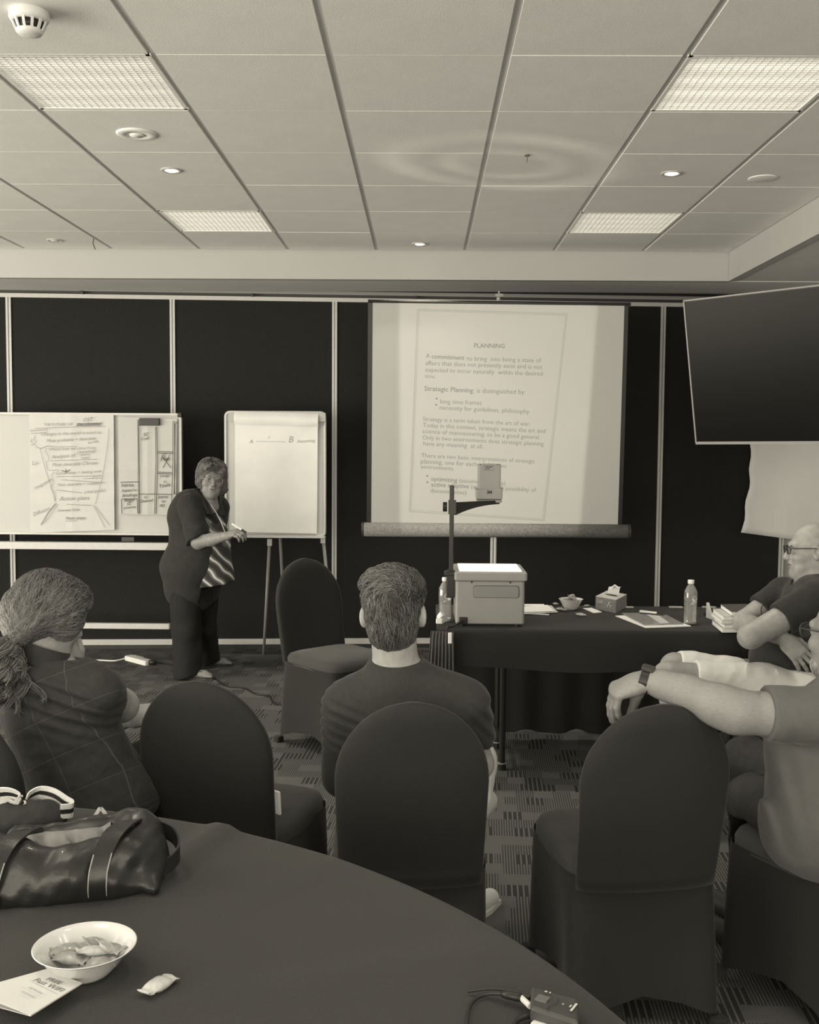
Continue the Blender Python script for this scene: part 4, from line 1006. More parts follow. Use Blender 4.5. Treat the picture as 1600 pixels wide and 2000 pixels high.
# folders, markers
slab('document_folder', [(1202, 1204), (1282, 1200), (1350, 1224), (1262, 1227)], TZ2, .004, M_PAPER, 'white folder lying under the plastic sleeve near the bottle', 'folder')
slab('plastic_sleeve', [(1214, 1198), (1294, 1197), (1336, 1219), (1258, 1221)], TZ2+.006, .002, mat('plastic_sleeve', .42, .12, .5, coat=.3, var=.2, vscale=30), 'shiny grey plastic sleeve on the white folder', 'plastic sleeve')
slab('name_card', [(1263, 1200), (1288, 1203), (1308, 1217), (1290, 1218)], TZ2+.0095, .001, M_PAPER2, 'pale card strip lying in the plastic sleeve', 'card')
def marker(a, b, label, capend=True, r=.0075, mcap=M_BLACK):
    a, b = V(*a), V(*b); d = unit(b-a); L = np.linalg.norm(b-a); t = thing('marker', label, 'marker', a)
    mb = MB(); mb.tube([a, a+d*.003, a+d*L*.68], [r*.8, r, r], 14); mb.build('barrel', M_WHITE, t, smooth=False)
    mb = MB(); mb.tube([a+d*L*.68, a+d*L*.95, b], [r*1.08, r*1.0, r*.7], 14); mb.build('cap', mcap, t)
    return t
marker(on(1250, 1194, FZ+.012), on(1300, 1200, FZ+.012), 'white marker with a black cap lying behind the plastic sleeve')
mb = MB(); mb.tube([on(1250, 1199, FZ+.010), on(1288, 1202, FZ+.010)], .0075, 10); mb.tube([on(1288, 1202, FZ+.010), on(1297, 1203, FZ+.010)], .005, 10); tag(mb.build('black_pen', M_BLACK), 'black pen lying against the white marker', 'pen')
# books
pb = [on(1390, 1218, FZ+.003), on(1412, 1236, FZ+.003), on(1452, 1236, FZ+.003)]
bx = V(1, 0, 0); by = unit(pb[0]-pb[1]); zb = FZ+.003
wB, dB = .155, .225
bo = pb[1]
for k in range(5):
    th = (.021, .018, .018, .019, .021)[k]; off = V(.006*math.sin(k*2.1), .006*math.cos(k*3), 0)
    if k == 4: off = V(.038, .0, 0)
    lb = ('lowest book of the pale stack by the folded arms', 'second book from the bottom of the pale stack', 'middle book of the pale stack', 'fourth book up in the pale stack by the folded arms', 'topmost book of the pale stack, with a dark cover, pushed right')[k]
    c0 = bo+off; c0 = V(c0[0], c0[1], zb); t = thing('book', lb, 'book', c0, 'stack of books on the long table')
    e1 = V(1, .10, 0)*wB; e2 = V(by[0], by[1], 0)*dB
    mb = MB(); mb.prism([c0+V(0, 0, .002), c0+e1+V(0, 0, .002), c0+e1+e2+V(0, 0, .002), c0+e2+V(0, 0, .002)], V(0, 0, th-.004)); mb.build('pages', M_PAPER, t)
    mc = mat('book_cover_dark', .10, .4, .4, var=.3, vscale=30) if k == 4 else mat('book_cover_pale', .58, .5, .3)
    for z in (0, th-.002): mb = MB(); mb.prism([c0-e1*.01-e2*.01+V(0, 0, z), c0+e1*1.01-e2*.01+V(0, 0, z), c0+(e1+e2)*1.01+V(0, 0, z), c0+e2*1.01-e1*.01+V(0, 0, z)], V(0, 0, .0019)); mb.build('cover', mc, t)
    zb += th+.0005
# folded card and a small cable end
a, b, ap = on(1379, 1206, FZ+.003), on(1394, 1211, FZ+.003), on(1386, 1209, FZ+.003)+V(.0, .05, .075)
mb = MB(); mb.prism([a, b, ap+V(.008, 0, 0), ap-V(.004, 0, 0)], V(.004, .004, 0)); tag(mb.build('folded_card', M_PAPER2), 'bent white card leaning on the left side of the books', 'card')
mb = MB(); q = on(1377, 1200, FZ+.012); mb.tube([q, q+V(.02, .01, 0)], .009, 10); tag(mb.build('bottle_top', M_BLACK), 'small black cap behind the bent white card', 'cap')
for px, lb in ((1224, 'short pale strip at the back edge behind the tissue box'), (1320, 'pale strip at the back edge left of the bottle'), (1385, 'pale strip at the back edge right of the bottle')):
    a, b = on(px-12, 1187, FZ+.002), on(px+14, 1187.5, FZ+.002); mb = MB(); mb.prism([a, b, b+V(0, .02, 0), a+V(0, .02, 0)], V(0, 0, .006)); tag(mb.build('table_clip', M_ALU), lb, 'clip')
q = on(853, 1196, FZ+.003); mb = MB(); mb.tube(smooth_path([V(.10, 5.0, FZ+.01), V(.085, 4.98, FZ+.035), V(.10, 4.97, FZ+.055)]), .013, 8); tag(mb.build('crumpled_tissue', M_PAPER), 'crumpled white tissue beside the left bottle', 'tissue')
q = at(858, 1204, 4.95); mb = MB(); mb.rbox(V(q[0], 4.95, FZ+.022), (.030, .03, .022), .005); tag(mb.build('plug_adapter', M_WHITE), 'small white plug at the left end of the long table', 'plug')

# ---------------------------------------------------------------- things on the near round table
NT = TZ+.002
bc = on(166, 1893, NT); R_b = .118
# rim centre fixed by the photograph: the rim spans 65..266 px
rimz = NT+.046; rc = on(166, 1844, rimz); bc = V(rc[0], rc[1], NT); R_b = (on(266, 1844, rimz)-on(65, 1844, rimz))[0]/2*.99
bt = bowl(bc, R_b, .046, 'white oval-looking bowl of wrapped candies on the black tablecloth')
near = [(-.036, .020, .027, .12, .1, .62, 'candy with dark print at the back left of the pile in the near bowl'), (-.020, -.020, .030, .10, .05, -.18, 'front left candy, print upside down, in the near bowl'), (.016, -.002, .034, -.1, .2, .42, 'swirly pale candy in the middle of the near bowl'),
        (.012, .036, .030, .25, .5, .95, 'candy standing up at the back of the near bowl'), (.038, .012, .032, .1, -.1, -.45, 'candy slanting down behind the middle one in the near bowl'), (.038, .008, .034, .3, .75, 1.2, 'candy leaning on the right wall of the near bowl'),
        (.030, -.030, .026, .15, -.05, .25, 'candy lying low at the front right of the near bowl'), (-.048, .004, .025, .1, .15, -.5, 'candy with a crimped corner at the far left of the near bowl')]
for k, (x, y, z, rx, ry, rz, lb) in enumerate(near):
    candy(bc+V(x*.9, y*.9+.004, z), (rx, ry, rz), lb, 'candies in the near bowl', M_WRAPL if k in (2, 5) else None, 1.08)
cq = on(310, 1922, NT+.008); co_ = candy(cq, (.02, .05, 1.12), 'single wrapped candy lying on the black cloth right of the near bowl', None, M_WRAPL, 1.25)
# folded card printed FREE Fast WIFI
c4 = [on(160, 1921, NT+.018), on(60, 1984, NT+.030), on(-60, 1936, NT+.030), on(90, 1894, NT+.018)]
t = thing('wifi_card', 'folded white card printed FREE Fast WIFI beside the near bowl', 'card', on(60, 1984, NT))
mb = MB(); mb.prism([c4[0], c4[1], c4[2], c4[3]], V(0, 0, .0012)); mb.build('top_leaf', M_CARD, t)
l4 = [on(160, 1921, NT+.001)+V(0, .0, .0), on(60, 1985, NT+.001), on(-62, 1948, NT+.001), on(90, 1896, NT+.001)]
mb = MB(); mb.prism([c4[0]-V(0, 0, .001), c4[1]-V(0, 0, .001), on(-25, 1962, NT+.001), on(60, 1925, NT+.001)], V(0, 0, .001)); mb.build('lower_leaf', M_CARD, t)
n_ = unit(np.cross(c4[1]-c4[0], c4[3]-c4[0])); n_ = n_ if n_[2] > 0 else -n_
cp = lambda px, py: plane_hit(px, py, c4[0]+V(0, 0, .0013), n_)
mb = MB(); m2 = MB(); upc = cp(110, 1900)-cp(80, 1920); upc = cp(125, 1907)-cp(25, 1958)
write(mb, 'FREE', cp(89, 1914), cp(115, 1923), upc, n_, .0); write(mb, 'Fast WIFI', cp(64, 1916), cp(117, 1938), upc, n_, -.004)
stroke(m2, [cp(57, 1915), cp(112, 1942)], n_, .0008); write(m2, 'NETWORK', cp(55, 1930), cp(81, 1943), upc, n_, 0); write(m2, 'PASSWORD', cp(41, 1938), cp(67, 1951), upc, n_, 0)
stroke(m2, [cp(42, 1928), cp(84, 1950)], n_, .0004); stroke(m2, [cp(41, 1944), cp(58, 1952)], n_, .0004)
flush_texts(); mb.build('heading', mat('grey_print', .10, .7, .2), t); m2.build('small_print', mat('light_print', .38, .7, .2), t)
# wireless microphone transmitter with antenna and lead
a, b, c, d = [on(*p, NT+.028) for p in ((1037, 1924), (1036, 1965), (1131, 1996), (1130, 1948))]
t = thing('wireless_transmitter', 'black wireless microphone pack with antenna and lead on the cloth', 'transmitter', (a+c)/2*V(1, 1, 0)+V(0, 0, NT))
mb = MB(); mb.prism([x-V(0, 0, .028) for x in (a, b, c, d)], V(0, 0, .027)); mb.build('casing', M_DARK, t, bevel=.005)
ctr = (a+b+c+d)/4; ex_ = unit((c+d)/2-(a+b)/2); ey_ = np.cross((0, 0, 1), ex_)
pt = lambda u, v: ctr+ex_*u+ey_*v+V(0, 0, .0004)
Lk, Wk = np.linalg.norm((c+d)/2-(a+b)/2), np.linalg.norm(a-b)
mb = MB(); mb.box(pt(-Lk*.25, 0)-V(0, 0, .001), (.018, .016, .004), np.stack([ex_, ey_, V(0, 0, 1)], 1)); mb.build('display', mat('grey_display', .13, .3, .4), t)
mb = MB(); stroke(mb, [pt(Lk*.40, -.012), pt(Lk*.40, .012)], UPZ, .0035); stroke(mb, [pt(Lk*.33, -.003), pt(Lk*.33, .004)], UPZ, .002); stroke(mb, [pt(Lk*.16, .0), pt(Lk*.20, .0)], UPZ, .003)
for u in (-.30, -.27, -.20): stroke(mb, [pt(Lk*u, .018), pt(Lk*u, .0225)], UPZ, .0018)
mb.build('marking', mat('pale_marking', .55, .6, .2), t)
mb = MB(); stroke(mb, smooth_path([pt(Lk*.02, .012), pt(Lk*.06, .002), pt(Lk*.02, -.008), pt(-Lk*.02, -.014), pt(-.0, -.028)], 6), UPZ, .0012); mb.build('seam', M_BLACK, t)
p0 = (a*.75+b*.25)-V(0, 0, .012); mb = MB(); mb.tube(smooth_path([p0, on(1000, 1936, NT+.016), on(960, 1931, NT+.012), on(914, 1936, NT+.004)]), [.0035]*9+[.0024]*16, 8); mb.build('antenna', M_BLACK, t, smooth=True)
p1 = (a*.35+b*.65)-V(0, 0, .012); p2 = on(1019, 1949, NT+.014); p3 = on(980, 1941, NT+.012)
mb = MB(); mb.tube([p1, p2], .0045, 10); mb.build('jack_collar', M_ALU, t)
mb = MB(); mb.tube([p2, p2*.3+p3*.7, p3], [.0062, .0062, .0045], 12); mb.build('jack_plug', M_BLACK, t, smooth=True)
mb = MB(); mb.tube(smooth_path([p3, on(950, 1942, NT+.005), on(925, 1955, NT+.004), on(914, 1980, NT+.004), on(916, 2015, NT+.004), on(940, 2060, NT+.004)]), .0028, 8); mb.build('lead', M_BLACK, t, smooth=True)
q = on(1066, 2016, NT); t = thing('clip_microphone', 'coiled black microphone lead round a white disc at the bottom edge', 'microphone', q)
th = np.linspace(-.2, 3.4, 24); mb = MB(); mb.tube([q+V(.046*math.cos(x), .036*math.sin(x), .006) for x in th], .004, 8); mb.build('coiled_lead', M_BLACK, t, smooth=True)
mb = MB(); mb.lathe([(.022, 0), (.024, .003), (.022, .009), (0, .010)], q, 32); mb.build('white_disc', M_WHITE, t, smooth=True)
# ---------------------------------------------------------------- handbags on the near table
M_LEATHER = mat('black_leather', .018, .36, .4, coat=.08, bump=.25, bscale=60, var=.2, vscale=20)
M_LINING = mat('grey_bag_lining', .20, .38, .4, var=.35, vscale=25)
BZ0 = NT
bl, br_ = on(-60, 1790, BZ0), on(300, 1752, BZ0)
bx_ = unit((br_-bl)*V(1, 1, 0)); by_ = np.cross((0, 0, 1), bx_); RB = np.stack([bx_, by_, V(0, 0, 1)], 1)
bagO = (bl+br_)/2+by_*.085; bagO[2] = BZ0
t = thing('handbag', 'shiny black leather handbag lying open on the round table', 'handbag', bagO)
Lb = np.linalg.norm(br_-bl)
bq = lambda x, y, z: bagO+bx_*x+by_*y+V(0, 0, z*.80)
hl = Lb/2
prims = [ell(bq(-hl*.10, 0, .050), (hl*1.02, .092, .060), RB, .02), cone(bq(-hl*.9, .0, .05), bq(hl*.84, .0, .055), .056, .060, .03),
         cone(bq(-hl*.9, -.055, .022), bq(hl*.90, -.058, .024), .024, .024, .03), cone(bq(-hl*.9, .05, .03), bq(hl*.90, .05, .03), .03, .03, .03),
         cone(bq(hl*.62, -.02, .095), bq(hl*.80, .03, .118), .040, .034, .04), cone(bq(hl*.80, .03, .11), bq(hl*.90, .0, .05), .034, .03, .03),
         cone(bq(-hl*.9, -.02, .10), bq(-hl*.55, -.02, .09), .04, .036, .04), cone(bq(-hl*.6, .06, .115), bq(hl*.7, .062, .118), .016, .018, .03),
         cone(bq(hl*.9, -.03, .03), bq(hl*1.0, -.075, .016), .02, .012, .02),
         sub(ell(bq(-hl*.02, .010, .135), (hl*.62, .046, .075), RB, .02)), sub(ell(bq(hl*.45, .02, .150), (hl*.35, .030, .06), RB, .02))]
wr = wrinkle(3, .0060, 26, aniso=(.6, 1, 1.3))
soft('leather_body', [p for p in prims], M_LEATHER, t, .0035, clips=(half(bq(0, 0, .0005), (0, 0, -1)),), noise=wr)
mb = MB(); n1, n2 = 14, 26; P = np.zeros((n1, n2, 3))
for i in range(n1):
    for j in range(n2):
        v, s = i/(n1-1), j/(n2-1); x = -hl*.60+hl*1.12*s
        P[i, j] = bq(x, -.036+.090*v, .078+.036*v**1.6+.014*abs(2*s-1)**2+.010*math.sin(s*21+v*5)*math.sin(v*3.1)+.004*math.sin(s*37+v*9)*math.sin(v*3.1))
mb.grid(P); mb.build('lining', M_LINING, t, smooth=True)
for dy, dz in ((-.047, .0), (-.058, -.012)):
    mb = MB(); mb.tube(smooth_path([bq(-hl*.68, dy+.03, .128+dz), bq(-hl*.5, dy, .106+dz), bq(-hl*.2, dy-.010, .082+dz), bq(hl*.15, dy-.006, .083+dz), bq(hl*.42, dy, .103+dz), bq(hl*.62, dy+.02, .124+dz)]), .0032, 6); mb.build('piping', M_LEATHER, t, smooth=True)
mb = MB(); mb.tube(smooth_path([bq(-hl*.6, .060, .128), bq(-hl*.2, .064, .122), bq(hl*.2, .064, .128), bq(hl*.6, .06, .136)]), .005, 8); mb.build('rear_rim', M_LEATHER, t, smooth=True)
def bag_strap(pts, name='strap', wdt=.034, side=None, m=M_LEATHER):
    mb = MB(); mb.ribbon(smooth_path(pts, 10), bx_ if side is None else side, wdt, .004); return mb.build(name, m, t, smooth=False)
# front loop straps: broad bands stitched to the front, arching over the opening
for u in (-.66, .50):
    x = hl*u; s = hl*.0
    bag_strap([bq(x-.02, -.088, .016), bq(x-.02, -.098, .045), bq(x-.018, -.094, .078), bq(x-.010, -.080, .112), bq(x+.006, -.058, .142), bq(x+.026, -.030, .152), bq(x+.044, .004, .146), bq(x+.050, .020, .130)], 'strap')
    for sg in (-1, 1):
        mb = MB(); mb.tube(smooth_path([bq(x-.02+sg*.016, -.0905, .018), bq(x-.02+sg*.016, -.1005, .046), bq(x-.018+sg*.016, -.0965, .078), bq(x-.010+sg*.016, -.083, .113)], 8), .0012, 5); mb.build('stitching', M_ALUD, t)
mb = MB(); mb.ribbon(smooth_path([bq(hl*.78, .05, .10), bq(hl*1.02, .062, .098), bq(hl*1.26, .045, .082), bq(hl*1.32, .0, .060), bq(hl*1.16, -.03, .042), bq(hl*.95, -.03, .040)], 10), V(0, 0, 1), [.030]*51, .004); mb.build('shoulder_strap', M_LEATHER, t)
mb = MB(); mb.ribbon(smooth_path([bq(hl*.27, .07, .122), bq(hl*.35, .075, .140), bq(hl*.40, .08, .150), bq(hl*.47, .075, .132)], 8), bx_, .007, .003); mb.build('buckle_frame', M_ALUD, t)
# second bag behind it, with a striped webbing strap
M_NYLON = mat('black_nylon', .028, .7, .3, bump=.3, bscale=80, var=.2, vscale=30)
bo2 = on(20, 1612, BZ0); t2 = thing('tote_bag', 'soft black bag with a striped black and white strap at the far table edge', 'bag', bo2)
q2 = lambda px, py, z: on(px, py, BZ0+z)
pr2 = [ell(q2(30, 1596, .03), (.115, .055, .032), None, .02), cone(q2(-60, 1600, .03), q2(80, 1598, .03), .04, .03, .03), cone(q2(100, 1590, .02), q2(118, 1592, .016), .024, .016, .02)]
soft('bag_body', pr2, M_NYLON, t2, .005, clips=(half(bo2+V(0, 0, .0005), (0, 0, -1)),), noise=wrinkle(5, .003, 40))
M_WEBW = mat('white_webbing', .72, .8, .2, bump=.6, bscale=300); M_WEBB = mat('black_webbing', .02, .8, .2)
def webbing(pts, sides):
    path = smooth_path(pts, 10); n = len(path); sd = np.array([unit(sides[0]*(1-i/(n-1))+sides[1]*i/(n-1)) for i in range(n)])
    for off, m, nm in ((-.0105, M_WEBW, 'white_stripe'), (0, M_WEBB, 'black_stripe'), (.0105, M_WEBW, 'white_stripe')):
        mb = MB(); mb.ribbon(path+sd*off, sd, .0115, .004); mb.build(nm, m, t2)
def w2(px, py, Y): return at(px, py, Y)
webbing([w2(46, 1572, 2.28), w2(58, 1556, 2.28), w2(78, 1548, 2.28), w2(104, 1553, 2.27), w2(128, 1568, 2.25), w2(141, 1576, 2.23), w2(139, 1583, 2.21), w2(118, 1585, 2.20)], [V(-.5, .2, -.8), V(0, .1, -1)])
webbing([w2(-40, 1560, 2.2), w2(0, 1551, 2.2), w2(26, 1552, 2.2), w2(44, 1562, 2.2), w2(36, 1576, 2.2), w2(20, 1570, 2.2), w2(2, 1578, 2.19)], [V(.1, .3, -.9), V(.6, .2, -.6)])

# ---------------------------------------------------------------- people
M_SKIN = mat('skin', .36, .5, .35, bump=.12, bscale=220, var=.12, vscale=45)
M_SKINO = mat('older_skin', .25, .5, .35, bump=.25, bscale=130, var=.20, vscale=50)
M_SKINL = mat('pale_skin', .32, .5, .35, bump=.15, bscale=200, var=.14, vscale=38)
M_EYE = mat('dark_eye', .04, .2, .5); M_EYEW = mat('eye_white', .42, .3, .4); M_BROW = mat('eyebrow', .16, .8, .2); M_LIP = mat('lip', .12, .5, .3)
def hairmat(name, lo_, hi_):
    m = bpy.data.materials.new(name); m.use_nodes = True; nt = m.node_tree; b = nt.nodes['Principled BSDF']; b.inputs['Roughness'].default_value = .42; b.inputs['Specular IOR Level'].default_value = .4
    g = nt.nodes.new('ShaderNodeNewGeometry'); mr = nt.nodes.new('ShaderNodeMapRange'); mr.inputs[3].default_value = lo_; mr.inputs[4].default_value = hi_
    nt.links.new(g.outputs['Random Per Island'], mr.inputs[0]); nt.links.new(mr.outputs[0], b.inputs['Base Color']); return m
def head_prims(c, R, s=1.0, old=0, wide=1.0, beard=0):
    L = lambda x, y, z: c+R @ (V(x*wide, y, z)*s)
    E = lambda x, y, z, a, b, d, k=.02: ell(L(x, y, z), V(a*wide, b, d)*s, R, k*s)
    K = lambda p, q, a, b, k=.02: cone(L(*p), L(*q), a*s, b*s, k*s)
    P = [E(0, -.018, .034, .074, .092, .082), E(0, .028, -.030, .060, .062, .085, .03), E(0, .040, -.082, .046, .044, .034, .03), E(0, .074, -.100, .020, .016, .016, .02),
         K((-.036, .076, .022), (.036, .076, .022), .012, .012, .02), E(-.038, .058, -.030, .026, .026, .024, .02), E(.038, .058, -.030, .026, .026, .024, .02),
         sub(E(-.031, .095, .004, .019, .016, .011, .012)), sub(E(.031, .095, .004, .019, .016, .011, .012)),
         E(-.031, .076, .003, .0145, .012, .0115, .006), E(.031, .076, .003, .0145, .012, .0115, .006),
         K((0, .086, .012), (0, .108, -.030), .0085, .0125, .012), E(-.011, .098, -.034, .0085, .010, .0075, .008), E(.011, .098, -.034, .0085, .010, .0075, .008),
         E(0, .088, -.050, .020, .010, .010, .01), E(0, .090, -.0585, .023, .0085, .0050, .006), E(0, .089, -.071, .020, .0085, .0058, .006), sub(E(0, .102, -.0645, .024, .012, .0022, .004)),
         E(-.0755, -.008, -.006, .011, .020, .031, .008), E(.0755, -.008, -.006, .011, .020, .031, .008), sub(E(-.084, -.002, -.003, .008, .010, .016, .006)), sub(E(.084, -.002, -.003, .008, .010, .016, .006)),
         E(-.078, -.004, -.030, .008, .010, .011, .008), E(.078, -.004, -.030, .008, .010, .011, .008)]
    if old:
        for sx in (-1, 1):
            P += [sub(K((sx*.018, .098, -.040), (sx*.034, .080, -.072), .0022, .0022, .006)), sub(K((sx*.020, .090, -.012), (sx*.042, .080, -.010), .0018, .0018, .005)), E(sx*.032, .058, -.078, .022, .022, .020, .02)]
        P += [E(0, .05, -.112, .034, .036, .018, .03)]
    if beard: P += [E(0, .058, -.088, .052, .042, .040, .02), E(0, .088, -.049, .026, .012, .009, .008)]
    return P
def eyes(t, c, R, s=1.0):
    for sx in (-1, 1):
        mb = MB(); q = c+R @ (V(sx*.031, .0865, .003)*s)
        mb.add(*uv_ball(q, V(.0095, .0030, .0048)*s, R)); mb.build('eye', M_EYEW, t, smooth=True)
        mb = MB(); mb.add(*uv_ball(c+R @ (V(sx*.031, .0890, .003)*s), V(.0045, .0018, .0045)*s, R)); mb.build('pupil', M_EYE, t, smooth=True)
def mouth(t, c, R, s=1.0):
    mb = MB(); mb.add(*uv_ball(c+R @ (V(0, .0905, -.0645)*s), V(.021, .0065, .0030)*s, R)); mb.build('mouth', M_LIP, t, smooth=True)
    for sx in (-1, 1):
        mb = MB(); mb.tube([c+R @ (V(*q)*s) for q in ((sx*.014, .0895, .019), (sx*.030, .0885, .024), (sx*.046, .076, .019))], [.0022, .0028, .0015], 6); mb.build('eyebrow', M_BROW, t, smooth=True)
def uv_ball(c, r, R=None, n=12, m=8):
    v = []; f = []
    for i in range(m+1):
        p = math.pi*i/m
        for j in range(n):
            a = 2*math.pi*j/n; v.append((math.sin(p)*math.cos(a)*r[0], math.sin(p)*math.sin(a)*r[1], math.cos(p)*r[2]))
    v = np.array(v)
    if R is not None: v = v @ R.T
    return v+c, [(i*n+j, (i+1)*n+j, (i+1)*n+(j+1) % n, i*n+(j+1) % n) for i in range(m) for j in range(n)]
def glasses(t, c, R, m, s=1.0, thick=.0014, wd=.024, ht=.017, zc=.004, lens=True):
    g = None; mb = MB(); L = lambda x, y, z: c+R @ (V(x, y, z)*s)
    for sx in (-1, 1):
        th = np.linspace(0, 2*math.pi, 28); mb.tube([L(sx*.033+wd*math.copysign(abs(math.cos(a))**.7, math.cos(a)), .106-.006*abs(math.cos(a)*sx*.5+.5*(1 if math.cos(a)*sx > 0 else 0)), zc+ht*math.copysign(abs(math.sin(a))**.7, math.sin(a))) for a in th], thick*s, 6, cap=False)
        mb.tube(smooth_path([L(sx*.057, .102, zc+.008), L(sx*.074, .080, zc+.009), L(sx*.079, .02, zc+.008), L(sx*.080, -.012, zc+.004), L(sx*.079, -.026, zc-.012)], 6), thick*s, 6)
    mb.tube([L(-.010, .106, zc+.004), L(0, .109, zc+.006), L(.010, .106, zc+.004)], thick*s, 6)
    o = mb.build('glasses', m, t, smooth=True)
    if lens:
        mb = MB()
        for sx in (-1, 1):
            th = np.linspace(0, 2*math.pi, 20)[:-1]; mb.prism([L(sx*.033+wd*.96*math.cos(a), .1045, zc+ht*.96*math.sin(a)) for a in th], R @ V(0, .0012, 0))
        mb.build('lenses', M_LENS, o, local=False)
        ch = o.children[0]
    return o
M_LENS = glassmat('lens_glass', .99, .02, .97, .12)
def hand_prims(w, f, n, thumb, curl=(.5, .5, .4), s=1.0, spread=.12, tcurl=.5, fan=None, tpts=None):
    """w wrist, f forwards along the hand, n out of its back, thumb +1/-1: which side the thumb leaves"""
    f = unit(f); n = unit(n-f*np.dot(n, f)); l = np.cross(n, f)*thumb      # l points to the thumb side
    P = []; q = lambda a, b, d=0: w+f*a*s+l*b*s+n*d*s
    P += [cone(q(0, .0), q(.035, .004), .026*s, .030*s, .02, (n, .72)), cone(q(.03, .018), q(.082, .026), .020*s, .0145*s, .02, (n, .85)), cone(q(.03, .0), q(.086, .006), .021*s, .0145*s, .02, (n, .85)),
          cone(q(.03, -.012), q(.082, -.013), .020*s, .0135*s, .02, (n, .85)), cone(q(.03, -.02), q(.074, -.030), .017*s, .012*s, .02, (n, .85))]
    roots = [(.083, .027, 1.0), (.088, .007, 1.1), (.084, -.013, 1.03), (.075, -.031, .82)]
    for i, (a, b, ln) in enumerate(roots):
        p = q(a, b); yaw = spread*(1.2-i*.9); cu = curl if fan is None else fan[i]
        ang = 0; d = None
        for j, (seg, r0, r1) in enumerate(((.042, .0100, .0092), (.026, .0092, .0084), (.021, .0084, .0070))):
            ang += cu[j]; d = unit((f*math.cos(yaw)+l*math.sin(yaw))*math.cos(ang)-n*math.sin(ang))
            e = p+d*seg*ln*s; P.append(cone(p, e, r0*s, r1*s, .004)); p = e
    if tpts is not None: return P+[cone(tpts[0], tpts[1], .0165*s, .0130*s, .015), cone(tpts[1], tpts[2], .0128*s, .0115*s, .006), cone(tpts[2], tpts[3], .0118*s, .0095*s, .005)]
    p = q(.018, .022, -.006); d1 = unit(f*.72+l*.62-n*.35); e = p+d1*.042*s; P.append(cone(p, e, .0155*s, .0118*s, .012))
    d2 = unit(f*.92+l*.20-n*tcurl); e2 = e+d2*.032*s; P.append(cone(e, e2, .0112*s, .0100*s, .005)); d3 = unit(f*.95-l*.12-n*(tcurl+.15)); P.append(cone(e2, e2+d3*.025*s, .0100*s, .0082*s, .005))
    return P
def strands(verts, norms, flow, n, steps, step, wd, seed, lift=.003, wave=0):
    r = np.random.default_rng(seed); kd = kdtree.KDTree(len(verts))
    for i, v in enumerate(verts): kd.insert(v, i)
    kd.balance(); mb = MB(); pick = r.integers(0, len(verts), n)
    for i in pick:
        p = verts[i]+norms[i]*lift*r.uniform(.2, 1.2); path = [p]; j = r.normal(size=3)*.25; ph = r.uniform(0, 6.28)
        for k in range(steps):
            _, q, _ = kd.find(p); nn = norms[q]; d = unit(flow(p)+j)
            d = d-nn*np.dot(d, nn); nd = np.linalg.norm(d)
            if nd < .05: break
            d = d/nd
            if wave: d = unit(d+np.cross(nn, d)*wave*math.sin(ph+k*1.3))
            p = p+d*step; _, q, _ = kd.find(p); sd = np.dot(p-verts[q], norms[q]); p = p+norms[q]*(lift*(.3+.7*math.sin(3.0*(k+1)/steps))-sd)*.9; path.append(p)
        if len(path) < 4: continue
        rad = np.array([wd*(1-.75*(k/(len(path)-1))**2) for k in range(len(path))]); mb.tube(path, rad, 3, cap=False)
    return mb
def hair(t, prims, m, flow, n, steps, step, wd, seed, vox=.0045, clips=(), noise=None, lift=.003, wave=0, extra=None, mcap=None):
    v, f = sdf_mesh(prims, vox, clips, noise)
    o0 = np.array(t['_o'])
    me = bpy.data.meshes.new('tmp'); me.from_pydata(v.tolist(), [], f.tolist()); me.update()
    nr = np.empty(len(v)*3); me.vertices.foreach_get('normal', nr); nr = nr.reshape(-1, 3); bpy.data.meshes.remove(me)
    mb = strands(v, nr, flow, n, steps, step, wd, seed, lift, wave)
    if extra: extra(mb)
    ns = len(mb.f); mb.add(v, f.tolist()); o = mb.build('hair', m, t, smooth=True); o.data.materials.append(mcap or M_HAIRC)
    ix = np.zeros(len(o.data.polygons), np.int32); ix[ns:] = 1; o.data.polygons.foreach_set('material_index', ix); return o
M_HAIRC = mat('hair_underlayer', .045, .6, .3, var=.3, vscale=60)
M_HAIRM = hairmat('brown_grey_hair', .035, .19); M_HAIRW = hairmat('auburn_hair', .05, .21); M_HAIRE = hairmat('grey_brown_hair', .06, .28)
